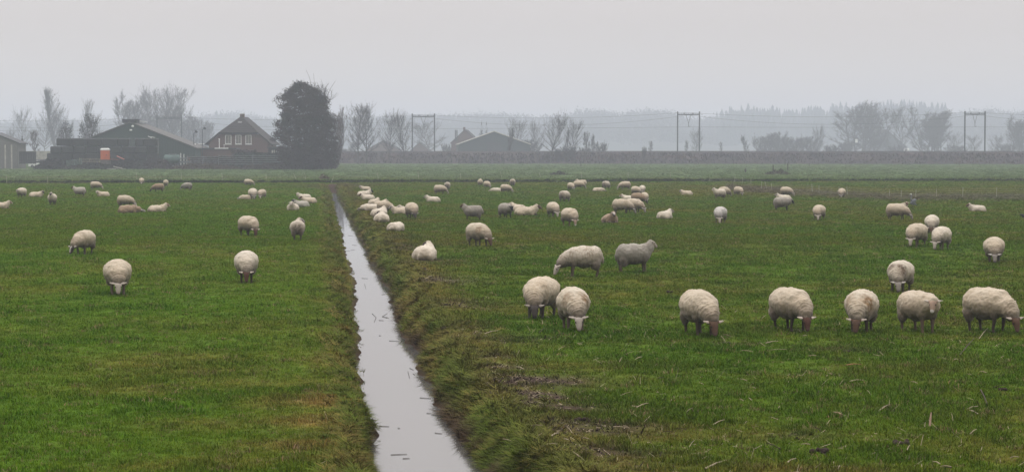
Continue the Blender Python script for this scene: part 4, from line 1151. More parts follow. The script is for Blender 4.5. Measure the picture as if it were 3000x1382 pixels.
# ================================================================== FARM
def wall_mat(name, c, scale=1.0, sx=(1, 1, 1), bump=.2): return mat(name, c, rough=.95, scale=scale, bump=bump, stretch=sx)
green_clad = wall_mat('green_cladding', (.038, .060, .053), 6, (6, 1, .2))
roof_sheet = wall_mat('fibre_cement_roof', (.10, .095, .09), 3, (1, .2, 1))
dark_roof = wall_mat('dark_roof_tiles', (.034, .029, .028), 5)
brick = bpy.data.materials.new('brown_brick'); brick.use_nodes = True
n = brick.node_tree.nodes; l = brick.node_tree.links; b = n['Principled BSDF']; b.inputs['Roughness'].default_value = .95
t = n.new('ShaderNodeTexCoord'); mp = n.new('ShaderNodeMapping'); mp.inputs['Rotation'].default_value = (R(90), 0, 0)
bt = n.new('ShaderNodeTexBrick'); bt.inputs['Scale'].default_value = 4.0; bt.inputs['Color1'].default_value = (.115, .052, .038, 1); bt.inputs['Color2'].default_value = (.082, .040, .031, 1); bt.inputs['Mortar'].default_value = (.12, .10, .085, 1)
l.new(t.outputs['Object'], mp.inputs[0]); l.new(mp.outputs[0], bt.inputs['Vector']); l.new(bt.outputs['Color'], b.inputs['Base Color'])
white = mat('white_paint', (.72, .72, .70), rough=.5, var=.06)
pale = mat('pale_concrete', (.36, .34, .31), scale=2)
glass = mat('window_glass', (.16, .15, .13), rough=.15, spec=.5, scale=2)
grey_wood = wall_mat('weathered_boards', (.17, .165, .155), 4, (8, 8, .4))
black_film = mat('dark_bale_film', (.016, .018, .017), rough=.55, spec=.3, scale=2.5, bump=.5)
orange = mat('orange_plastic', (.52, .11, .025), rough=.5, var=.10, scale=2)
rust = mat('rusty_steel', (.13, .055, .032), scale=4)
tankg = mat('dull_green_tank', (.070, .115, .100), rough=.5, scale=2)
darkm = mat('dark_steel', (.04, .042, .045), rough=.7, scale=4)
rubber = mat('tyre_rubber', (.018, .018, .018), rough=.9)
timber = mat('old_timber', (.11, .09, .075), scale=3, stretch=(4, 4, .5))

def gable(parent, x0, x1, ze, za, D, depth, dx, wallm, roofm, over=.35, th=.22, base=-.2, fascia=None):
    """gabled building, front gable at y=D, ridge shifted by dx over its depth; children wall and roof"""
    xc = (x0 + x1) / 2
    def sh(y): return dx * (y - D) / depth
    mb = MB(); y0, y1 = D, D + depth
    P = []
    for y in (y0, y1):
        s = sh(y); P += [(x0 + s, y, base), (x1 + s, y, base), (x1 + s, y, ze), (xc + s, y, za), (x0 + s, y, ze)]
    mb.add(P, [(0, 1, 2, 3, 4), (9, 8, 7, 6, 5), (1, 6, 7, 2), (5, 0, 4, 9)])
    w = mb.build('wall', wallm, parent)
    sl = (za - ze) / (xc - x0)
    mb = MB()
    for sgn, xe in ((-1, x0), (1, x1)):
        ex = xe + sgn * over; ez = ze - over * sl
        Q = []
        for y in (y0 - over, y1 + over):
            s = sh(y)
            Q += [(ex + s, y, ez + .02), (xc + s, y, za + .02), (xc + s, y, za + th), (ex + s, y, ez + th)]
        mb.add(Q, [(0, 1, 2, 3), (7, 6, 5, 4), (3, 2, 6, 7), (0, 4, 5, 1), (0, 3, 7, 4)])
    r = mb.build('roof', roofm, parent)
    if fascia:
        mb = MB()
        for sgn, xe in ((-1, x0), (1, x1)):
            ex = xe + sgn * over; ez = ze - over * sl; s = sh(y0 - over)
            a = Vector((ex + s, y0 - over - .06, ez + .10)); c = Vector((xc + s, y0 - over - .06, za + .12))
            mb.tube(a, c, .17, .17, 4)
        mb.build('barge_board', fascia, r)
    return w, r

# green barn
D = 410
barn = empty('barn', (0, 0, 0)); tag(barn, 'large dark green barn with a wide gable behind the bale stack', 'barn')
xa, xl, xr = X(383, D), X(190, D), X(572, D)
gable(barn, xl, xr, Z(434, D), Z(360, D), D, 34, -2.6, green_clad, roof_sheet)
mb = MB(); s0 = Z(360, D)
mb.box((xa - .2, D + 1.5, s0 + .35), (4.6 * .62, 3.5, .75)); mb.build('ridge_cap', darkm, barn)
mb = MB(); mb.box((X(406, 425), 428, s0 + .55), (.7, 20, .12), rz=.075); mb.build('ridge_light', white, barn)
mb = MB(); mb.ell((X(390, D), D - .25, Z(370, D)), (.28, .2, .25)); mb.build('gable_lamp', white, barn)
mb = MB(); mb.box((X(384, D), D - .1, Z(381, D)), (.5, .1, .3)); mb.build('vent', white, barn)
mb = MB(); mb.box((X(390, D), D - .12, Z(420, D)), (1.9, .12, 2.2)); mb.build('hatch', mat('grey_green_hatch', (.075, .095, .09)), barn)
mb = MB()
for px in (440, 448): mb.box((X(px, D), D - .1, Z(402, D)), (.9, .08, .12), M=Matrix.Rotation(.5 if px == 440 else .2, 3, 'Y'))
mb.build('gable_trim', white, barn)
mb = MB(); mb.box((X(464, D), D - .12, Z(442, D)), (.18, .15, 5.0)); mb.build('door_post', grey_wood, barn)
# cladding boards of the gable right of the post
for k in range(12):
    px = 470 + k * 7.5; zt = Z(434 - (572 - px) * 74 / 189.0, D) - .5
    mb = MB(); mb.box((X(px, D), D - .04, (zt - .2) / 2), (.44, .05, zt + .2)); o = mb.build('panel', green_clad, barn)

# grey shed at the far left edge
D = 400
shed = empty('grey_shed', (0, 0, 0)); tag(shed, 'grey boarded shed with a low pitched roof cut off by the left edge', 'shed')
gable(shed, X(-90, D), X(53, D), Z(420, D), Z(391, D), D, 9, -.6, grey_wood, mat('slate_grey_roof', (.075, .075, .078), scale=3))
for k in range(13):
    px = -8 + k * 4.7
    mb = MB(); mb.box((X(px, D), D - .05 - .02 * (k % 2), (Z(424, D)) / 2), (.27, .06, Z(424, D))); mb.build('plank', grey_wood if k not in (5, 9) else pale, shed)
fb = empty('board_fence', (0, 0, 0)); tag(fb, 'dark solid board fence between the grey shed and the white car', 'fence')
for k in range(14):
    px = 57 + k * 3.6; mb = MB(); mb.box((X(px, 399), 399 + .03 * (k % 2), Z(462, 399)), (.22, .05, 33 / FPX * 399 + .2)); mb.build('board', darkm, fb)
mb = MB(); mb.box((X(80, 399), 399.08, Z(450, 399)), (3.2, .05, .12)); mb.box((X(80, 399), 399.08, Z(470, 399)), (3.2, .05, .12)); mb.build('rail', darkm, fb)
# low wall behind the yard
mb = MB(); mb.box(((X(60, 440) + X(160, 440)) / 2, 440, Z(455, 440)), ((160 - 60) / FPX * 440, .4, 1.8)); o = mb.build('yard_wall', pale); tag(o, 'low grey wall behind the parked white car', 'wall')

# white car, seen from the front quarter, half behind the bale stack
D = 425
car = empty('parked_car', (X(114, D), D, .05), R(8)); tag(car, 'white parked car half hidden beside the end of the bale stack', 'car')
def hull(sections, m, name, parent):
    mb = MB(); ns = len(sections[0]); P = [p for s in sections for p in s]; F = []
    for i in range(len(sections) - 1):
        for k in range(ns):
            F.append((i * ns + k, i * ns + (k + 1) % ns, (i + 1) * ns + (k + 1) % ns, (i + 1) * ns + k))
    F.append(tuple(range(ns - 1, -1, -1))); F.append(tuple((len(sections) - 1) * ns + k for k in range(ns)))
    mb.add(P, F); return mb.build(name, m, parent)
def sec(x, w, z0, z1, t): return [(x, -w, z0), (x, w, z0), (x, w, z1 - t), (x, w - t * .6, z1), (x, -w + t * .6, z1), (x, -w, z1 - t)]
hull([sec(-2.1, .78, .3, .82, .1), sec(-2.0, .85, .25, .95, .1), sec(-.6, .87, .22, .98, .08), sec(1.0, .87, .22, .96, .08), sec(1.95, .82, .25, .80, .1), sec(2.12, .72, .32, .62, .1)], white, 'body', car)
hull([sec(-1.9, .72, .9, 1.0, .03), sec(-1.35, .66, .9, 1.42, .06), sec(.1, .66, .9, 1.46, .06), sec(.95, .74, .9, .98, .03)], mat('car_glass', (.03, .035, .04), rough=.1, spec=.6), 'window', car)
hull([sec(-1.4, .62, 1.40, 1.45, .02), sec(-.6, .64, 1.42, 1.49, .02), sec(.15, .62, 1.42, 1.47, .02)], white, 'roof', car)
for x in (-1.3, 1.3):
    for s in (-1, 1):
        mb = MB(); mb.tube((x, s * .72, .31), (x, s * .90, .31), .31, .31, 14); w_ = mb.build('wheel', rubber, car)
        mb = MB(); mb.tube((x, s * .89, .31), (x, s * .915, .31), .19, .19, 10); mb.build('rim', steel, w_)
for s in (-1, 1):
    mb = MB(); mb.ell((2.02, s * .62, .66), (.09, .14, .08)); mb.build('headlight', mat('lamp_glass', (.5, .5, .5), rough=.2), car)

# bale stack: rows of big dark wrapped bales
D = 396; sc_ = D / FPX
rs = random.Random(4)
ROWS = [(489, 118, 470, 'bottom'), (469, 140, 464, 'lower middle'), (449, 150, 462, 'upper middle')]
TOP = [(168, 212), (212, 250), (255, 302), (302, 345), (345, 380), (398, 425), (425, 462)]
ORD = ['first', 'second', 'third', 'fourth', 'fifth', 'sixth', 'seventh', 'eighth', 'ninth', 'tenth', 'eleventh']
_bn = {}
def bale(px0, px1, pyb, pyt, y, row):
    _bn[row] = _bn.get(row, -1) + 1
    cx = (px0 + px1) / 2; w = (px1 - px0) * sc_; h = (pyb - pyt) * sc_
    o = MB().bbox((0, 0, 0), (w * .985, 1.9, h * .985), .13, M=Matrix.Rotation(rs.uniform(-.03, .03), 3, 'Z')).build('bale', black_film)
    o.location = (X(cx, D), y + rs.uniform(-.14, .14), Z((pyb + pyt) / 2, D))
    tag(o, f"{ORD[_bn[row]]} dark bale from the left in the {row} row of the barn stack", 'bale', 'big dark bales stacked before the barn')
for yb, a, c, row in ROWS:
    x = a
    while x < c - 12:
        w = rs.uniform(33, 39); w = min(w, c - x)
        bale(x, x + w, yb, yb - 20.5, D, row); x += w
for a, c in TOP: bale(a, c, 427.5, 405, D, 'top')
for px in (172, 205): 
    pass

# orange portable toilet
D = 392
wc = empty('portable_toilet', (X(309, D), D - .2, 0.0)); tag(wc, 'orange portable toilet with a white roof in front of the dark bales', 'portable toilet')
wz0, wz1 = Z(468, D), Z(441, D); ww = 24.5 / FPX * D
mb = MB(); mb.bbox((0, 0, (wz0 + wz1) / 2), (ww, 1.3, wz1 - wz0), .05); mb.build('body', orange, wc)
mb = MB(); mb.box((0, -.68, (wz0 + wz1) / 2 - .05), (ww * .62, .05, (wz1 - wz0) * .86)); d_ = mb.build('door', orange, wc)
mb = MB(); mb.box((ww * .22, -.73, (wz0 + wz1) / 2), (.1, .05, .2)); mb.build('handle', darkm, d_)
mb = MB(); mb.bbox((0, 0, wz1 + .16), (ww * 1.06, 1.42, .34), .10); mb.bbox((0, 0, wz1 + .38), (ww * .85, 1.15, .14), .05); mb.build('roof', white, wc)
mb = MB(); mb.box((0, 0, wz0 / 2 - .05), (ww * 1.1, 1.5, wz0 + .05)); mb.build('plinth', timber, wc)
o = MB().box((0, 0, 0), (1.55, .12, .16), M=Matrix.Rotation(R(24), 3, 'Y')).build('beam', mat('red_white_beam', (.60, .22, .17), scale=1)); o.location = (X(353, 390), 390, Z(462, 390)); tag(o, 'pale red beam leaning right of the orange toilet', 'beam')
o = MB().box((0, 0, 0), (2.2, .1, .08), M=Matrix.Rotation(R(3), 3, 'Y')).build('bar', mat('red_bar', (.30, .07, .045), scale=1)); o.location = (X(335, 390), 390.3, Z(467, 390)); tag(o, 'low red bar beside the orange toilet', 'bar')

# heaps of prunings and rubbish along the yard edge
def heap(name, px0, px1, top, bot, D, lab, cols, seed, n=2600, spike=.8):
    rs = np.random.RandomState(seed)
    x0, x1 = X(px0, D), X(px1, D); H = (bot - top) / FPX * D
    u = rs.uniform(0, 1, n); prof = (np.sin(np.pi * np.clip(u, .03, .97)) ** .45) * (.55 + .6 * fbm(u * 6, u * 0, seed))
    v = rs.uniform(0, 1, n) ** .7; y = rs.normal(0, 1.3, n)
    zb = (CAM_Z + (HOR - bot) / FPX * D)
    P = np.stack([x0 + u * (x1 - x0), D + y, np.maximum(.02, zb + prof * v * H * np.exp(-(y / 2.4) ** 2))], 1)
    d = rs.normal(0, 1, (n, 3)); d[:, 2] = np.abs(d[:, 2]) * .7; d /= np.linalg.norm(d, axis=1)[:, None]
    L = spike * rs.uniform(.3, 1.2, (n, 1)); s = np.cross(d, rs.normal(0, 1, (n, 3))); s /= np.linalg.norm(s, axis=1)[:, None]
    w = rs.uniform(.03, .22, (n, 1)) * spike
    V = np.stack([P - s * w - d * L * .3, P + s * w - d * L * .3, P + d * L * .7], 1).reshape(-1, 3)
    me = np_mesh(name, V, np.arange(3 * n).reshape(-1, 3))
    k = fbm(P[:, 0] / 1.8, P[:, 2] / .8, seed + 5)[:, None]
    attr_c(me, 'tint', np.repeat((np.array(cols[0]) * (1 - k) + np.array(cols[1]) * k) * rs.uniform(.6, 1.4, (n, 1)), 3, 0))
    o = obj(name, me, TM); tag(o, lab, 'brush heap', 'heaps of brush along the farmyard edge'); return o
heap('brush_heap', 104, 205, 462, 496, 389, 'dark heap of prunings at the left foot of the bale stack', ((.020, .022, .021), (.040, .036, .030)), 1)
heap('brush_heap', 190, 320, 464, 496, 388, 'tangled heap of branches left of and below the orange toilet', ((.026, .030, .024), (.055, .045, .034)), 2, 3200)
heap('brush_heap', 310, 425, 468, 495, 388, 'dark weedy heap below and right of the orange toilet', ((.024, .030, .022), (.045, .032, .032)), 3, 3000)
heap('brush_heap', 415, 500, 458, 493, 390, 'brown bramble heap left of the slurry tanker', ((.030, .030, .024), (.055, .035, .034)), 4, 2600)
heap('brush_heap', 490, 700, 478, 497, 390, 'long low reddish bramble strip in front of the brick house', ((.055, .036, .030), (.080, .058, .036)), 5, 3600, .6)
heap('brush_heap', 690, 930, 478, 498, 384, 'low reddish bramble strip running up to the big dark tree', ((.048, .034, .032), (.060, .048, .036)), 6, 3600, .6)
heap('brush_heap', 930, 968, 508, 541, 235, 'bleached scrub at the far end of the ditch', ((.10, .085, .065), (.14, .115, .08)), 7, 700, .5)
heap('brush_heap', 1612, 1668, 500, 515, 300, 'small dark weed patch on the far meadow', ((.035, .032, .03), (.06, .05, .04)), 8, 500, .4)
heap('brush_heap', 2245, 2312, 494, 514, 305, 'brown weeds under the two dark posts on the far meadow', ((.045, .036, .032), (.075, .058, .045)), 9, 700, .4)
pp = empty('plank_pile', (X(340, 384), 384, 0)); tag(pp, 'pale planks thrown on the ground below the orange toilet', 'plank pile')
for k, (dx, dz, a) in enumerate(((-.9, .15, .05), (.2, .28, -.1), (1.0, .2, .12), (.4, .45, .2))):
    mb = MB(); mb.box((dx, -.2 * k, dz), (1.7, .35, .10), M=Matrix.Rotation(a, 3, 'Y')); mb.build('plank', pale, pp)
def gate(px0, px1, top, bot, D, m, lab, tilt=0.0, rails=5):
    x0, x1 = X(px0, D), X(px1, D); w = x1 - x0; h = (bot - top) / FPX * D
    r = empty('field_gate', ((x0 + x1) / 2, D, Z(bot, D))); r.rotation_euler = (R(-14), R(tilt), 0); tag(r, lab, 'gate', 'farm gates leaning on the heaps')
    for k in range(rails):
        mb = MB(); z = h * (k + .5) / rails; mb.tube((-w / 2, 0, z), (w / 2, 0, z), .045, n=5); mb.build('rail', m, r)
    for s in (-1, 0, 1):
        mb = MB(); mb.tube((s * w / 2, 0, 0), (s * w / 2, 0, h), .05, n=5); mb.build('upright', m, r)
gm = mat('faded_green_gate', (.10, .15, .125), rough=.6)
gate(196, 240, 466, 484, 386, gm, 'faded green gate lying tilted on the left brush heap', -7)
gate(232, 292, 463, 476, 386.5, mat('tan_gate', (.20, .17, .12)), 'pale brown gate lying along the heap left of the orange toilet', 1, 3)
gate(640, 840, 452, 484, 392, steel, 'long pipe gate in front of the hedge by the brick house', 0, 5)
gate(548, 640, 456, 484, 392, steel, 'shorter pipe gate in front of the brick house', 0, 5)

# slurry tanker
D = 393
tk = empty('slurry_tanker', (X(504, D), D, 0)); tag(tk, 'dull green slurry tanker parked between the brambles and the pale machine', 'slurry tanker')
mb = MB(); mb.tube((-1.25, 0, 1.95), (1.25, 0, 1.95), .85, .85, 18); mb.ell((-1.25, 0, 1.95), (.35, .85, .85), seg=18, rings=10); mb.ell((1.25, 0, 1.95), (.35, .85, .85), seg=18, rings=10); mb.build('tank', tankg, tk, True)
mb = MB(); mb.box((.1, 0, 2.95), (1.6, .5, .10)); mb.box((-.5, 0, 2.84), (.06, .4, .2)); mb.box((.7, 0, 2.84), (.06, .4, .2)); mb.build('walkway', steel, tk)
mb = MB(); mb.box((0, 0, 1.0), (3.4, .9, .2)); mb.build('chassis', darkm, tk)
for s in (-1, 1):
    mb = MB(); mb.tube((.35, s * .75, .58), (.35, s * 1.15, .58), .58, .58, 16); w_ = mb.build('wheel', rubber, tk)
    mb = MB(); mb.tube((.35, s * 1.14, .58), (.35, s * 1.17, .58), .28, .28, 10); mb.build('rim', steel, w_)
mb = MB(); mb.tube((-1.5, -.3, 2.0), (-1.15, -.7, .35), .12, .12, 6); mb.build('hose', pale, tk)
mb = MB(); mb.tube((-1.7, 0, .9), (-2.3, -.2, .25), .1, .1, 6); mb.build('drawbar', pale, tk)
im = empty('farm_machine', (X(545, D), D - .3, 0)); tag(im, 'pale upright farm machine with a rusty mast beside the slurry tanker', 'farm machine')
mb = MB(); mb.box((-.6, 0, 2.1), (1.8, .5, .25)); mb.box((-.1, 0, 1.4), (2.2, .6, .35)); mb.build('frame', steel, im)
for dx, h, mm_ in ((-.95, 3.1, white), (-.35, 2.9, white), (.35, 2.6, rust), (.75, 2.3, rust), (.15, 1.9, pale)):
    mb = MB(); mb.tube((dx, -.1, .2), (dx, -.1, h), .09, .07, 6); mb.build('upright', mm_, im)
mb = MB(); mb.tube((.2, .2, 2.5), (1.0, .2, 1.2), .09, .09, 6); mb.build('arm', rust, im)
for s in (-1, 1):
    mb = MB(); mb.tube((s * .7, -.4, .45), (s * .7, -.15, .45), .45, .45, 14); mb.build('wheel', rubber, im)

# brick house
D = 440
hs_ = empty('brick_house', (0, 0, 0)); tag(hs_, 'brown brick farmhouse with steep half-hipped roof, chimney and three white-framed windows', 'house')
xl, xr, xm = X(602, D), X(796, D), X(699, D); ze, za = Z(425, D), Z(343, D); zh = Z(391, D)
dep = 15.0; sl = (za - ze) / (xm - xl); yk = D + 4.6
xhl, xhr = xl + (zh - ze) / sl, xr - (zh - ze) / sl
mb = MB()
wl2, wr2 = xl + .7, xr - .7
P = [(wl2, D, -.2), (wr2, D, -.2), (wr2, D, ze + .45), (xhr - .1, D, zh - .08), (xhl + .1, D, zh - .08), (wl2, D, ze + .45)]
Q = [(p[0], D + dep, p[2]) for p in P]
mb.add(P + Q, [(0, 1, 2, 3, 4, 5), (11, 10, 9, 8, 7, 6), (0, 6, 7, 1), (1, 7, 8, 2), (0, 5, 11, 6)]); mb.build('wall', brick, hs_)
o_ = .45; mb = MB()
# roof shells: left, right and the clipped front hip
yf, yb = D - o_, D + dep + o_
A = (xl, yf, ze); B = (xhl, yf, zh); K = (xm, yk, za); K2 = (xm, yb, za); A2 = (xl, yb, ze)
A_ = (xr, yf, ze); B_2 = (xhr, yf, zh); A2_ = (xr, yb, ze)
def shell(mb, pts, t=.22):
    nrm = (Vector(pts[1]) - Vector(pts[0])).cross(Vector(pts[2]) - Vector(pts[0])).normalized()
    if nrm.z < 0: nrm = -nrm
    lo = [Vector(p) for p in pts]; hi = [p + nrm * t for p in lo]; k = len(pts)
    mb.add(lo + hi, [tuple(range(k - 1, -1, -1)), tuple(range(k, 2 * k))] + [(i, (i + 1) % k, k + (i + 1) % k, k + i) for i in range(k)])
shell(mb, [A, B, K, K2, A2]); shell(mb, [A_, B_2, K, K2, A2_]); mb.build('roof', dark_roof, hs_)
hip = MB(); shell(hip, [(xhl - .05, yf - .03, zh - .03), (xhr + .05, yf - .03, zh - .03), (xm, yk, za + .03)], .26); hp = hip.build('roof_hip', dark_roof, hs_)
# tile courses of the hip, each a thin proud row
for k in range(9):
    f0 = k / 9.0; 
    a = Vector((xhl, yf, zh)).lerp(Vector(K), f0); c = Vector((xhr, yf, zh)).lerp(Vector(K), f0)
    nn = Vector((0, -(za - zh), yk - yf)).normalized()
    q = MB(); q.box(((a + c) / 2 + nn * .30), ((c - a).length * .99, .10, .07)); q.build('tile_course', dark_roof, hp)
mb = MB(); mb.box(((xhl + xhr) / 2, yf - .06, zh - .04), (xhr - xhl + .1, .14, .16)); mb.build('gutter', darkm, hs_)
mb = MB(); mb.box((X(710.5, 446), 446, (Z(334, D) + Z(368, D)) / 2), (.92, .92, (368 - 334) / FPX * D)); ch = mb.build('chimney', brick, hs_)
mb = MB(); mb.box((X(710.5, 446), 446, Z(333, D)), (1.05, 1.05, .16)); mb.build('cap', pale, ch)
mb = MB(); fy = D + (yk - D) * (za - 0 - Z(356, D)) / (za - zh); 
tt = (Z(361, D) - zh) / (za - zh); cpt = Vector((X(699, D), yf, zh)).lerp(Vector(K), tt)
mb.box((cpt.x, cpt.y - .32, cpt.z), (.85, .12, .78)); mb.build('roof_window', mat('white_panel', (.42, .41, .42)), hs_)
for a, c in ((660, 678), (690, 707.5), (719.5, 737)):
    xw = (X(a, D) + X(c, D)) / 2; w_ = (c - a) / FPX * D; z0, z1 = Z(422, D), Z(396, D); zc = (z0 + z1) / 2; hh = z1 - z0
    f = MB(); tF = .10
    for s in (-1, 1): f.box((xw + s * (w_ / 2 - tF / 2), D - .05, zc), (tF, .14, hh))
    for s in (-1, 1): f.box((xw, D - .05, zc + s * (hh / 2 - tF / 2)), (w_ - 2 * tF, .14, tF))
    fr = f.build('window', white, hs_)
    for s in (-1, 1):
        g_ = MB(); g_.box((xw + s * (w_ - 2 * tF) / 4, D - .03, zc), ((w_ - 2 * tF) / 2 - .05, .06, hh - 2 * tF)); g_.build('pane', glass, fr)
    g_ = MB(); g_.box((xw, D - .05, zc), (.08, .1, hh - 2 * tF)); g_.build('glazing_bar', pale, fr)
    g_ = MB(); g_.box((xw, D - .1, z0 - .09), (w_ + .2, .22, .1)); g_.build('sill', white, fr)
# low flat-roofed buildings beside the house
def annex(px0, px1, D, top, lab, m, h2=None):
    x0, x1 = X(px0, D), X(px1, D); z = Z(top, D)
    r = empty('outbuilding', ((x0 + x1) / 2, D, 0)); tag(r, lab, 'outbuilding', 'low outbuildings beside the brick house')
    mb = MB(); mb.box((0, 2.5, z / 2 - .2), (x1 - x0, 5, z)); mb.build('wall', m, r)
    mb = MB(); mb.box((0, 2.4, z - .10), (x1 - x0 + .5, 5.6, .26)); mb.build('flat_roof', darkm, r)
    return r, z
r, z = annex(566, 690, 425, 434, 'low flat-roofed brick outbuilding on the left of the house front', brick)
mb = MB(); mb.box((X(650, 425) - r.location.x, -.5, z - .04), (40 / FPX * 425, .12, .22)); mb.build('fascia', white, r)
mb = MB(); mb.box((X(556, 425) + 2.2 - r.location.x, 1.5, Z(420, 425) - .1), (16 / FPX * 425, .6, .16)); mb.box((X(566, 425) - r.location.x + .2, 1.5, Z(427, 425)), (.2, .5, .9)); mb.build('roof_frame', white, r)
for px, tp in ((641, 408), (655, 425)):
    mb = MB(); mb.tube((X(px, 425) - r.location.x, .8, z), (X(px, 425) - r.location.x, .8, Z(tp, 425)), .09, .09, 8); mb.ell((X(px, 425) - r.location.x, .8, Z(tp, 425)), (.17, .17, .15)); mb.build('flue', white if tp == 408 else pale, r)
r, z = annex(786, 850, 432, 431, 'low outbuilding under the right eaves of the brick house', dark_roof)
mb = MB()
for k in range(7): mb.box((X(798 + k * 6, 432) - r.location.x, -.05, z - 1.0), (.30, .08, .75))
mb.build('window', pale, r)
# clipped hedge in front of the house
def leaf_box(name, x0, x1, y0, y1, z1, col, seed, lab, nn=5200):
    rs = np.random.RandomState(seed)
    P = np.stack([rs.uniform(x0, x1, nn), rs.uniform(y0, y1, nn), np.sqrt(rs.uniform(0, 1, nn)) * z1 * (.86 + .14 * fbm(rs.uniform(0, 9, nn), rs.uniform(0, 1, nn), seed))], 1)
    o = obj(name, leaf_mesh(name, P, .24, rs, np.array(col) * rs.uniform(.6, 1.4, (nn, 1))), LEAF); tag(o, lab, 'hedge'); return o
leaf_box('hedge', X(690, 402), X(870, 402), 400, 403, Z(446, 402), (.024, .036, .028), 3, 'dark clipped hedge between the brick house and the big tree')
leaf_box('hedge', X(560, 404), X(690, 404), 402, 404, Z(458, 404), (.036, .032, .028), 4, 'thin brownish hedge in front of the low brick outbuilding', 2600)
leaf_box('hedge', X(680, 412), X(750, 412), 411, 413, Z(437, 412), (.050, .032, .028), 5, 'reddish shrub hedge under the house windows', 2600)
# floodlight poles
for px, tp, bt_, D, lab in ((593, 376, 434, 424, 'taller floodlight pole left of the brick house'), (568, 386, 425, 424, 'shorter floodlight pole behind the right end of the barn roof')):
    x = X(px, D); r = empty('floodlight_pole', (x, D, 0)); tag(r, lab, 'floodlight', 'floodlight poles by the barn')
    mb = MB(); mb.tube((0, 0, 0), (0, 0, Z(tp, D) - .3), .10, .07, 8); mb.tube((0, 0, Z(tp, D) - .3), (.45, 0, Z(tp, D)), .06, .06, 6); mb.build('pole', darkm, r)
    mb = MB(); mb.bbox((.5, 0, Z(tp, D)), (.55, .35, .42), .06, M=Matrix.Rotation(.5, 3, 'Y')); mb.build('lamp_head', darkm, r)
# yard track
x0, x1 = X(-80, 385), X(260, 385)
V = []; k_ = 24
for i in range(k_):
    t = i / (k_ - 1.0); px = -120 + t * 360; py = 492 + 12 * (1 - t) ** 1.3 if t < .99 else 492
    yc = ground(px, py).y; w_ = 16 + 6 * math.sin(i * 1.3)
    for s in (-1, 0, 1):
        x = (px - 1500) / FPX * yc; y = yc + s * w_; V.append((x, y, gz(x, y) + .10))
idx = np.arange(k_ * 3).reshape(k_, 3)
me = np_mesh('track', np.array(V), np.stack([idx[:-1, :-1], idx[:-1, 1:], idx[1:, 1:], idx[1:, :-1]], -1).reshape(-1, 4))
o = obj('track', me, mat('trodden_earth_track', (.15, .12, .10), scale=.3)); tag(o, 'pale trodden track into the farmyard at the left edge', 'track', kind='structure')

# grey barn and houses beyond the railway
D = 690
gb = empty('barn', (0, 0, 0)); tag(gb, 'hazy grey barn with white roof edges beyond the embankment', 'barn')
gable(gb, X(1343, D), X(1552, D), Z(423, D), Z(386, D), D, 30, -1.5, wall_mat('grey_green_cladding', (.035, .048, .047), 3, (4, 1, .2)), pale, fascia=pale)
mb = MB(); mb.box((X(1448, D), D - .08, Z(432, D)), (4.5, .1, 3.4)); mb.build('door', darkm, gb)
D = 740
g2 = empty('farmhouse', (0, 0, 0)); tag(g2, 'hazy farmhouse with a chimney, half behind the grey barn', 'house')
gable(g2, X(1322, D), X(1402, D), Z(418, D), Z(381, D), D, 18, .8, brick, dark_roof)
mb = MB(); mb.box((X(1360, D), D + 1, Z(380, D)), (.8, .8, 1.8)); mb.build('chimney', brick, g2)
for px in (1334.5, 1339): 
    mb = MB(); mb.tube((X(px, D), D - 1, Z(414, D)), (X(px, D), D - 1, Z(381, D)), .2, .2, 6); mb.build('flue', darkm, g2)
D = 860
for a, c, tp, lab in ((1072, 1170, 414, 'faint low house roof behind the bare trees right of the big dark tree'), (1204, 1254, 418, 'faint house roof behind the left railway portal of the open field')):
    q = empty('farmhouse', (0, 0, 0)); tag(q, lab, 'house', 'hazy houses beyond the railway'); gable(q, X(a, D), X(c, D), Z(440, D), Z(tp, D), D, 14, .5, brick, dark_roof)
D = 1190
q = empty('thatched_barn', (0, 0, 0)); tag(q, 'broad hazy dark roof under the great trees on the right', 'barn')
gable(q, X(2536, D), X(2652, D), Z(430, D), Z(380, D), D - 3, 20, .5, darkm, mat('thatch', (.05, .045, .04)))
mb = MB(); mb.bbox((X(2655, 900), 900, Z(439, 900)), (2.4, 2.2, 1.6), .4); o = mb.build('tarpaulin_heap', white); tag(o, 'small white covered heap on the skyline right of the dark roof', 'heap')
mb = MB(); mb.box((X(2509, 900), 900, Z(413, 900)), (1.1, .3, 1.6)); o = mb.build('sign_board', white); tag(o, 'small pale board among the hazy trees left of the dark roof', 'board')

# ================================================================== FENCES ON THE MEADOW
postm = mat('pale_fence_post', (.33, .31, .26), rough=.7)
dpost = mat('dark_fence_post', (.045, .038, .033), rough=1)
wirem = mat('fence_wire', (.40, .39, .35), rough=.6)
def net(pts, tilt, lab, strands=5):
    r = empty('netting_fence', (0, 0, 0)); tag(r, lab, 'fence', 'electric netting fences')
    tops = []
    for i, (px, pyb, pyt, dx) in enumerate(pts):
        g = ground(px, pyb); h = (pyb - pyt) / FPX * g.y; z = gz(g.x, g.y)
        t = Vector((g.x - dx / FPX * g.y, g.y, z + h))
        mb = MB(); mb.tube((g.x, g.y, z - .1), t, .024, .018, 5); mb.build('fence_post', postm, r); tops.append((Vector((g.x, g.y, z)), t))
    mb = MB()
    for k in range(strands):
        f = (k + .6) / strands * .95
        mb.path([a.lerp(b_, f) for a, b_ in tops], .0035, 3)
    o = mb.build('netting', wirem, r); o['kind'] = 'stuff'
net([(20, 540, 514, 1), (140, 539, 514, 1), (402, 536, 510, 3), (532, 535, 510, 1), (652, 535, 511, 2), (780, 534, 511, 1), (870, 534, 513, 10), (895, 534, 512, 2)], 0, 'thin netting fence along the far end of the left pasture')
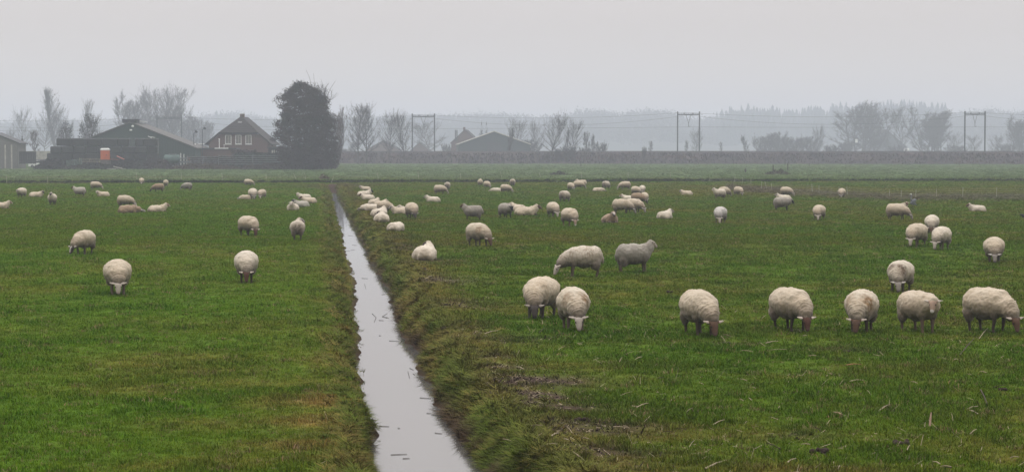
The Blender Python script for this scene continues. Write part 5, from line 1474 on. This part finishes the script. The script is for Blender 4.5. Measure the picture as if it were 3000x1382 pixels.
net([(968, 536, 514, -9), (1109, 533, 511, 3), (1227, 532, 509, 2), (1351, 531, 512, 2), (1471, 531, 508, 5), (1586, 530, 509, 6), (1705, 530, 508, 3), (1840, 529, 508, 0), (1965, 531, 508, 2), (2080, 533, 511, 1), (2152, 535, 518, -1), (2176, 538, 520, 1), (2200, 541, 522, 0)], 0, 'thin netting fence along the far end of the right pasture')
net([(2230, 557, 533, -1), (2247, 558, 533, 6), (2261, 561, 537, 1), (2380, 567, 540, 2), (2400, 569, 544, 1), (2458, 574, 546, 0), (2484, 574, 547, 4), (2606, 580, 554, 0), (2640, 580, 555, 0), (2682, 579, 555, -2), (2744, 580, 552, 1), (2820, 580, 548, -1), (2919, 580, 549, -1), (3010, 581, 551, 0)], 0, 'netting fence slanting nearer across the right pasture to the right edge')
for px, b_, t_, D0, lab in ((2265, 512, 483, 0, 'left dark post above the brown weeds on the far meadow'), (2308, 500, 479, 0, 'right dark post above the brown weeds on the far meadow'), (1475, 483, 465, 0, 'dark post at the embankment foot below the grey barn'), (1546, 481, 461, 0, 'dark post at the embankment foot right of the grey barn'), (1702, 490, 478, 0, 'short dark post on the far meadow below the slim saplings'), (2371, 487, 479, 0, 'stubby far post below the right thicket')):
    g = ground(px, b_); h = (b_ - t_) / FPX * g.y; w_ = .16 if h < 1.3 else .14
    o = MB().bbox((0, 0, h / 2 - .1), (w_, w_, h + .2), .03).build('fence_post', dpost); o.location = (g.x, g.y, gz(g.x, g.y)); tag(o, lab, 'fence post', 'dark posts on the far meadow')
o = span([tuple(ground(2265, 512) + Vector((0, 0, .9))), tuple(ground(2308, 500) + Vector((0, 0, .8)))], .05, .02).build('fence_wire', dpost); tag(o, 'sagging wire between the two dark posts', 'fence wire')
g = ground(2184, 505); o = MB().ell((0, 0, .28), (.16, .13, .30)).tube((0, 0, 0), (0, 0, .2), .05).ell((.06, 0, .6), (.09, .08, .09)).build('molehill_bird', dpost, None, True); o.name = 'standing_bird'; o.location = (g.x, g.y, gz(g.x, g.y)); tag(o, 'small dark bird standing on the far meadow', 'bird')
# ================================================================== GRASS
rs = np.random.RandomState(12)
PROT = bpy.data.collections.new('grass_prototypes')       # not linked to the scene
GM = tint_mat('grass_blades', .8, inst=True)
def tuft_proto(i, nb, spread, h0, h1, width, lean, droop=0.0, curl=1.0):
    r = np.random.RandomState(100 + i); V = []; F = []; Cc = []
    for k in range(nb):
        a = r.uniform(0, 6.28); rad = spread * math.sqrt(r.uniform(0, 1)); p = np.array([rad * math.cos(a), rad * math.sin(a), -.01])
        h = r.uniform(h0, h1); az = r.uniform(0, 6.28); ln = abs(r.normal(0, lean))
        d = np.array([math.cos(az) * ln, math.sin(az) * ln, 1.0]); d /= np.linalg.norm(d)
        s = np.array([-math.sin(az), math.cos(az), 0]) * width * r.uniform(.6, 1.3)
        mid = p + d * h * .55; d2 = d + np.array([math.cos(az), math.sin(az), 0]) * ln * curl - np.array([0, 0, droop]); d2 /= np.linalg.norm(d2)
        tip = mid + d2 * h * .5; n0 = len(V)
        V += [p - s, p + s, mid + s * .8, mid - s * .8, tip]; F += [(n0, n0 + 1, n0 + 2, n0 + 3), (n0 + 3, n0 + 2, n0 + 4)]
        c = r.uniform(.7, 1.35); y = r.uniform(0, 1)
        col = np.array([c * (1 + .35 * (y > .8)), c, c * (1 + .3 * (y > .8))])
        Cc += [col] * 5
    me = bpy.data.meshes.new('tuft'); me.from_pydata([tuple(v) for v in V], [], F); attr_c(me, 'blade', np.array(Cc)); me.materials.append(GM)
    o = bpy.data.objects.new(f'tuft_{i:02d}', me); PROT.objects.link(o)
for i in range(5): tuft_proto(i, 22, .075, .03, .065, .0030, .75)            # 0-4 grazed turf
for i in range(5, 8): tuft_proto(i, 34, .12, .05, .11, .0042, .6, .1)         # 5-7 rank tufts
for i in range(8, 11): tuft_proto(i, 26, .07, .16, .36, .0055, .55, .5, 1.4)   # 8-10 long bank grass
for i in range(11, 13): tuft_proto(i, 60, .30, .04, .085, .012, .7)           # 11-12 far coarse turf

def scatter(name, x, y, z, idx, scl, tint, rot=None, label='', tilt=.12):
    n_ = len(x)
    me = bpy.data.meshes.new(name); me.vertices.add(n_); me.vertices.foreach_set('co', np.stack([x, y, z], 1).astype(np.float32).ravel())
    a = me.attributes.new('idx', 'INT', 'POINT'); a.data.foreach_set('value', idx.astype(np.int32))
    a = me.attributes.new('rot', 'FLOAT_VECTOR', 'POINT')
    if rot is None: rot = np.stack([rs.normal(0, tilt, n_), rs.normal(0, tilt, n_), rs.uniform(0, 6.28, n_)], 1)
    a.data.foreach_set('vector', rot.astype(np.float32).ravel())
    a = me.attributes.new('scl', 'FLOAT_VECTOR', 'POINT'); a.data.foreach_set('vector', scl.astype(np.float32).ravel())
    attr_c(me, 'tint', tint)
    o = bpy.data.objects.new(name, me); C.objects.link(o)
    ng = bpy.data.node_groups.new(name, 'GeometryNodeTree')
    ng.interface.new_socket('Geometry', in_out='INPUT', socket_type='NodeSocketGeometry'); ng.interface.new_socket('Geometry', in_out='OUTPUT', socket_type='NodeSocketGeometry')
    N = ng.nodes; L = ng.links
    gi = N.new('NodeGroupInput'); go_ = N.new('NodeGroupOutput'); ip = N.new('GeometryNodeInstanceOnPoints'); ci = N.new('GeometryNodeCollectionInfo')
    ci.inputs['Collection'].default_value = PROT; ci.inputs['Separate Children'].default_value = True; ci.inputs['Reset Children'].default_value = True
    def na(nm, ty):
        q = N.new('GeometryNodeInputNamedAttribute'); q.data_type = ty; q.inputs['Name'].default_value = nm; return q.outputs['Attribute']
    m2p = N.new('GeometryNodeMeshToPoints')
    L.new(gi.outputs[0], m2p.inputs['Mesh']); L.new(m2p.outputs[0], ip.inputs['Points']); L.new(ci.outputs[0], ip.inputs['Instance']); ip.inputs['Pick Instance'].default_value = True
    L.new(na('idx', 'INT'), ip.inputs['Instance Index']); L.new(na('rot', 'FLOAT_VECTOR'), ip.inputs['Rotation']); L.new(na('scl', 'FLOAT_VECTOR'), ip.inputs['Scale'])
    L.new(ip.outputs[0], go_.inputs[0])
    md = o.modifiers.new('scatter', 'NODES'); md.node_group = ng
    tag(o, label, 'grass', kind='stuff'); return o
def sample(n_, d0, d1, powr, half=.285):
    """points in the wedge the lens could see (with room to step aside): density falls as distance ** powr"""
    k = powr + 2.0
    t = rs.uniform(0, 1, n_)
    d = (d0 ** k + t * (d1 ** k - d0 ** k)) ** (1 / k)
    a = rs.uniform(-half, half, n_)
    return d * np.sin(a), d * np.cos(a), d
def wet(x, y, mL=-.02, mR=-.02):
    u, v = uv(x, y); l_, r_ = edges(v); k_ = np.clip((v - 30) / 40, 0, 1) * .30
    return (u > l_ - mL - k_) & (u < r_ + mR + k_ * .5) & (v < DITCH_END)
# near and middle pasture
x, y, d = sample(400000, 19.0, 235.0, -1.35)
tint, mud, dry = turf(x, y)
u, v = uv(x, y); l_, r_ = edges(v)
keep = ~wet(x, y) & (rs.uniform(0, 1, len(x)) > mud * 1.15)
rank = fbm(x / 1.1, y / 1.3, 83, 3); right = sstep(0, 2, u - r_)
isr = (rs.uniform(0, 1, len(x)) < (.10 + .75 * sstep(.50, .70, rank)) * (.35 + .65 * right))
idx = np.where(isr, rs.randint(5, 8, len(x)), rs.randint(0, 5, len(x)))
s = np.clip(d / 24.0, .9, 9) ** .62
idx = np.where((d > 75) & (rs.uniform(0, 1, len(x)) < .6), rs.randint(11, 13, len(x)), idx)
s = np.where(idx >= 11, s * .42, s)
hgt = .66 * rs.uniform(.7, 1.35, len(x)) * np.where(d > 60, 1.1, 1.0) * (0.85 + .35 * rank)
scl = np.stack([s, s, hgt * np.where(d > 80, .8, 1.0)], 1)
# same plants, tone and hue vary from tuft to tuft
tv = tint * rs.uniform(.78, 1.30, (len(x), 1)); tv[isr] *= np.array([.78, .92, .85]); yl = rs.uniform(0, 1, len(x)) < .05; tv[yl] = np.array([.17, .14, .065]) * rs.uniform(.6, 1.2, (yl.sum(), 1))
k = keep
scatter('pasture_grass', x[k], y[k], height(x[k], y[k]), idx[k], scl[k], tv[k], label='short grazed grass of the pasture')
# meadow beyond the cross ditch
x, y, d = sample(26000, 226.0, 560.0, -1.0)
tint, mud, dry = turf(x, y); k = rs.uniform(0, 1, len(x)) > mud
s = np.full(len(x), 2.4) * rs.uniform(.7, 1.4, len(x))
scatter('meadow_grass', x[k], y[k], height(x, y)[k], rs.randint(11, 13, k.sum()), np.stack([s, s, rs.uniform(.8, 1.6, len(x))], 1)[k], (tint * rs.uniform(.8, 1.25, (len(x), 1)))[k], label='grass of the far meadow beyond the cross ditch')
# long grass hanging over both banks
nb = 24000
v = 21.0 + (DITCH_END - 21.0) * rs.uniform(0, 1, nb) ** 2.4
l_, r_ = edges(v); side = rs.uniform(0, 1, nb) < .24
offr = .05 + np.abs(rs.normal(0, .36, nb)); offl = .05 + np.clip((v - 28) / 40, 0, 1) * .32 + np.abs(rs.normal(0, .20, nb))
u = np.where(side, l_ - offl - .01, r_ + offr - .02)
x, y = xy(u, v)
fx = fbm(v / 1.6, side * 9.0, 51)
hh = np.where(side, .19, .46) * np.interp(v, [21, 45, 90, 200], [1, 1, .55, .45]) * (.35 + 1.1 * fx) * np.where(side, np.exp(-offl / .45), np.exp(-offr / .75))
tint, mud, dry = turf(x, y)
g1 = np.array([.068, .094, .012]); g2 = np.array([.165, .120, .036]); g3 = np.array([.062, .042, .024])
kk = .75 * sstep(.42, .72, fbm(v / 2.2, u * 2, 57) + rs.normal(0, .12, nb))[:, None]; tt_ = g1 * (1 - kk) + g2 * kk
kk2 = (sstep(.35, .62, offr) * sstep(1.6, .9, offr) * ~side * .55)[:, None]; tt_ = tt_ * (1 - kk2) + np.array([.125, .118, .028]) * kk2
dk = sstep(.30, .10, np.where(side, offl * 2, offr))[:, None] * sstep(.32, .55, fbm(v / .9, side * 5.0, 63))[:, None]; tt_ = tt_ * (1 - dk) + g3 * dk
tt_ *= rs.uniform(.65, 1.3, (nb, 1))
sz = np.clip(d[:1] * 0 + 1, 1, 1); sw = np.clip(v / 30.0, .9, 4) ** .35
tow = np.where(side, 1.0, -1.0)
rot = np.stack([rs.normal(0, .25, nb), tow * rs.normal(.12, .3, nb), rs.uniform(-.5, .5, nb)], 1)
zz = height(x, y)
k = (zz > ZW - .12) & ~((v > 30) & (zz < np.where(side, -.20, -.36)))
scatter('bank_grass', x[k], y[k], zz[k], rs.randint(8, 11, nb)[k], np.stack([sw * .9, sw * .9, np.clip(hh, .10, 1.4)], 1)[k], tt_[k], rot=rot[k], label='long yellowed grass hanging over the ditch banks')
# dark sedge along the cross ditch
nb = 9000
x = rs.uniform(-75, 75, nb); yb = CA.y + (x - CA.x) / (CB.x - CA.x) * (CB.y - CA.y); y = yb + rs.normal(.1, .35, nb) + 1.2 * (vn(x / 9.0, x * 0, 4) - .5)
tv = np.array([.030, .040, .020]) * rs.uniform(.6, 1.5, (nb, 1))
sw = rs.uniform(1.2, 2.4, nb); scatter('sedge', x, y, height(x, y), rs.randint(8, 11, nb), np.stack([sw, sw, rs.uniform(.35, .95, nb) * (.5 + fbm(x / 6, x * 0, 3))], 1), tv, label='dark rough sedge along the cross ditch')
# reed-brown tall grass strip by the netting fence on the right
nb = 9000
q = rs.uniform(0, 1, nb); px = 2130 + q * 930; pyc = np.interp(px, [2130, 2250, 2400, 2600, 3060], [550, 560, 569, 578, 580])
G = np.array([ground(a, b_ + rs.normal(0, 4.5))[:2] for a, b_ in zip(px, pyc)])
tv = (np.array([.10, .085, .045]) * (1 - q[:, None] * .45) + np.array([.05, .07, .03]) * q[:, None] * .45) * rs.uniform(.65, 1.3, (nb, 1))
scatter('rough_grass', G[:, 0], G[:, 1], height(G[:, 0], G[:, 1]), rs.randint(8, 11, nb), np.stack([np.full(nb, 2.0)] * 2 + [rs.uniform(.25, .8, nb) * np.where(q < .2, 1.2, .7)], 1), tv, label='pale uncut grass under the slanting netting fence')

# ================================================================== LITTER ON THE RIGHT PASTURE
strawm = mat('bleached_straw', (.29, .235, .16), var=.3, scale=9, rough=.8)
darkst = mat('dark_wet_stalk', (.050, .036, .026), scale=9, rough=.9)
soil = mat('dark_clod', (.035, .024, .018), scale=20, rough=1, bump=.5)
def stalk(px0, py0, px1, py1, r=.014, m=None, lift=0.0, lab=None, grp='stalks lying on the right pasture', name='stalk'):
    a = ground(px0, py0); b_ = ground(px1, py1)
    if lift:
        b_ = at(px1, py1, a.y + .05)
    z = gz(a.x, a.y); 
    A_ = Vector((a.x, a.y, z + .03)); B__ = Vector((b_.x, b_.y, (b_.z if lift else gz(b_.x, b_.y) + .045)))
    mid = (A_ + B__) / 2 + Vector((0, 0, .012)); L = (B__ - A_).length
    r *= .72; mb = MB(); mb.tube(A_ - A_, mid - A_, r, r * .9, 6); mb.tube(mid - A_, B__ - A_, r * .9, r * .5, 6)
    o = mb.build(name, m or strawm); o.location = A_; tag(o, lab, 'stalk', grp); return o
stalk(2812, 1043, 2854, 1000, .016, darkst, 0, 'long dark stalk lying aslant below the rightmost front-row sheep')
stalk(2868, 996, 2893, 970, .011, strawm, 0, 'pale stalk lying right of the long dark one, below the rightmost front-row sheep')
stalk(2128, 1014, 2112, 982, .011, strawm, 1, 'upright pale stalk at the mouth of the leftmost front-row sheep')
stalk(2724, 1250, 2728, 1207, .020, mat('pinkish_stub', (.33, .22, .16)), 1, 'short pinkish stub standing upright in the foreground grass at right')
stalk(2873, 1151, 2892, 1188, .016, darkst, 0, 'brownish bent stalk right of the standing pinkish stub')
stalk(2243, 1013, 2280, 1007, .012, strawm, 0, 'long pale stalk lying level below the second front-row sheep')
stalk(2240, 1034, 2308, 1031, .012, strawm, 0, 'lowest long pale stalk below the second front-row sheep')
stalk(1512, 1080, 1536, 1091, .010, strawm, 0, 'pale stalk above the largest brown mulch patch')
stalk(1568, 1298, 1588, 1279, .016, strawm, 0, 'thick white stalk in the mulch near the foreground ditch bank')
stalk(1615, 1292, 1638, 1280, .013, strawm, 0, 'white stalk right of the thick white one in the mulch')
stalk(2575, 1204, 2606, 1190, .013, strawm, 0, 'pale stalk lying left of the standing pinkish stub')
stalk(2832, 1196, 2865, 1193, .012, strawm, 0, 'pale level stalk above a pair of crossing stalks at right')
stalk(2834, 1198, 2866, 1214, .013, strawm, 0, 'pale slanting stalk in the crossing pair at right')
stalk(2440, 1204, 2470, 1218, .016, mat('tan_stalk', (.30, .22, .14)), 0, 'broad tan broken stalk lying in the foreground left of centre right')
stalk(2490, 1120, 2530, 1114, .013, strawm, 0, 'pale stalk lying level above the broad tan one')
stalk(2478, 1074, 2524, 1071, .014, mat('rust_stalk', (.26, .13, .07)), 0, 'rust-coloured stalk below the head-on brown-faced front sheep')
stalk(1880, 1048, 1860, 1062, .01, strawm, 0, 'thin stalk in mid field left of the leftmost front-row sheep')
stalk(2066, 1368, 2130, 1346, .014, strawm, 0, 'pale curved stalk at the bottom edge of the photo')
stalk(2306, 1358, 2332, 1347, .013, strawm, 0, 'pale stalk at the bottom edge right of the curved one')
stalk(1420, 992, 1460, 982, .012, strawm, 0, 'split pale stalk lying in the mud below the pair of near grazers')
stalk(1245, 832, 1266, 822, .012, strawm, 0, 'pale branch in the trampled ground below the sheep lying with its back turned')
stalk(1700, 740, 1716, 730, .010, strawm, 0, 'pale stalk just behind the shaggy sheep, left one of two')
stalk(1684, 746, 1694, 738, .010, strawm, 0, 'pale stalk just behind the shaggy sheep, right one of two')
stalk(1580, 985, 1596, 975, .012, darkst, 0, 'dark stick left of the white-faced grazer')
stalk(1810, 966, 1816, 940, .010, darkst, 1, 'dark twig standing in mid field right of the white-faced grazer')
rr = random.Random(3)
LL = "bleached straw stalk scattered on the grass of the right pasture"
cnt = 0
while cnt < 120:
    px = rr.uniform(1300, 2990); py = 700 + 680 * rr.random() ** .8
    if px < 1250 + (py - 700) * .35: continue
    g = ground(px, py); L = rr.uniform(.06, .20); a = rr.uniform(0, 3.14)
    o = stalk(px, py, px + 1, py, 1) if False else None
    A_ = Vector((g.x, g.y, gz(g.x, g.y) + rr.uniform(.03, .06))); dv = Vector((math.cos(a) * L, math.sin(a) * L, rr.uniform(-.02, .07)))
    mb = MB(); r0 = rr.uniform(.003, .007); mb.tube((0, 0, 0), dv * .5 + Vector((0, 0, .01)), r0, r0, 5); mb.tube(dv * .5 + Vector((0, 0, .01)), dv, r0, r0 * .6, 5)
    dk_ = rr.random() < .28
    o = mb.build('straw', darkst if dk_ else strawm); o.location = A_
    tag(o, "dark wet stalk scattered on the grass of the right pasture" if dk_ else LL, 'straw', 'dark stalks scattered on the right pasture' if dk_ else 'pale straw scattered on the right pasture'); cnt += 1
# fine straw chips and mulch crumbs, uncountable
def chips(name, n_, spots, m, L0, L1, w, label, flat=.25):
    V = []
    S = np.array([s_[4] * s_[2] * s_[3] for s_ in spots]); S = S / S.sum()
    ks = rs.choice(len(spots), n_, p=S)
    for k_ in ks:
        px, py, rx, ry, st = spots[k_]; g = ground(px, py)
        x, y = g.x + rs.normal(0, rx * .55), g.y + rs.normal(0, ry * .55)
        V.append((x, y))
    A = np.array(V); keep_ = ~wet(A[:, 0], A[:, 1], .25, .45); A = A[keep_]; n2 = len(A); z = height(A[:, 0], A[:, 1]) + .015
    a = rs.uniform(0, 6.28, n2); L = rs.uniform(L0, L1, n2); d_ = np.stack([np.cos(a) * L, np.sin(a) * L, rs.normal(0, flat, n2) * L], 1); s_ = np.stack([-np.sin(a), np.cos(a), rs.normal(0, .6, n2)], 1) * w
    P = np.stack([A[:, 0], A[:, 1], z], 1)
    me = np_mesh(name, np.stack([P - s_, P + s_, P + d_ + s_ * .6, P + d_ - s_ * .6], 1).reshape(-1, 3), np.arange(4 * n2).reshape(-1, 4))
    o = obj(name, me, m); tag(o, label, 'litter', kind='stuff')
near_mud = [s_ for s_ in MUD if s_[1] > 700]
chips('straw_litter', 1500, near_mud, strawm, .03, .12, .004, 'fine bleached straw strewn over the mulch patches')
chips('mulch', 5000, near_mud, soil, .02, .06, .009, 'dark crumbly mulch lying on the trampled patches', .6)
wide = [(1300 + 1700 * rr.random(), 690 + 690 * rr.random() ** .85, 2.5, 2.5, 1) for _ in range(120)]
chips('straw_specks', 2600, wide, strawm, .03, .13, .0035, 'tiny pale straw specks all over the right pasture', .5)
# molehill clods
for px, py, s in ((1305, 972, .13), (1160, 722, .16), (2480, 1035, .12), (2128, 1013, .12), (1960, 865, .12), (1870, 700, .10), (2845, 688, .12), (2400, 1328, .14), (2640, 1300, .14), (2940, 1140, .1), (1310, 905, .1), (1700, 1235, .12), (1400, 1192, .12), (1240, 800, .14)):
    g = ground(px, py); mb = MB(); q = random.Random(px)
    s *= .6
    for k in range(6): mb.ell((q.uniform(-1, 1) * s, q.uniform(-.6, .6) * s, .02 + q.uniform(0, .25) * s), (s * q.uniform(.3, .6), s * q.uniform(.3, .6), s * q.uniform(.25, .45)), seg=7, rings=5)
    o = mb.build('clod', soil, None, True); o.location = (g.x, g.y, gz(g.x, g.y)); tag(o, 'dark clod of earth sitting in the grass of the right pasture', 'clod', 'earth clods on the right pasture')
# reed stems and twigs afloat on the water
twm = mat('wet_reed', (.035, .028, .02), rough=.7)
FL = [(960, 935, 975, 936), (1090, 918, 1102, 930), (1102, 930, 1096, 944), (1120, 927, 1135, 918), (1120, 928, 1140, 932), (1110, 938, 1124, 939), (1140, 998, 1168, 999), (1124, 929, 1136, 930), (1110, 1248, 1140, 1249), (1165, 1254, 1172, 1254), (1145, 1332, 1192, 1330), (1110, 983, 1117, 983),
      (1195, 1088, 1200, 1108), (1200, 1078, 1212, 1084), (1210, 1095, 1216, 1098), (1250, 1210, 1262, 1211), (1274, 1268, 1295, 1270), (1230, 1165, 1262, 1167), (1264, 1214, 1288, 1217), (1020, 690, 1035, 691), (1032, 718, 1046, 719), (1028, 733, 1040, 732), (1060, 815, 1078, 816), (1068, 832, 1072, 846), (1118, 863, 1130, 862), (1180, 1343, 1200, 1342), (1010, 736, 1026, 735), (1000, 685, 1012, 686)]
for i, (a, b0, c_, d0) in enumerate(FL):
    p = ground(a, b0, ZW); q = ground(c_, d0, ZW)
    mb = MB(); mb.tube((0, 0, 0), q - p, .0045, .003, 5); o = mb.build('floating_reed', twm); o.location = p + Vector((0, 0, .006)); tag(o, 'thin dark reed stem afloat on the ditch water', 'reed stem', 'reed stems afloat on the ditch')

# ================================================================== HAZE
hz = MB().box((0, 1700, 33.5), (7400, 3900, 75)).mesh('haze')
m = bpy.data.materials.new('haze'); m.use_nodes = True
n = m.node_tree.nodes; l = m.node_tree.links
n.remove(n['Principled BSDF'])
pv = n.new('ShaderNodeVolumePrincipled'); pv.inputs['Color'].default_value = (.740, .785, .905, 1); pv.inputs['Density'].default_value = .00064
l.new(pv.outputs[0], n['Material Output'].inputs['Volume'])
ho = obj('haze', hz, m); tag(ho, 'pale winter haze over the whole scene', 'haze', kind='stuff')
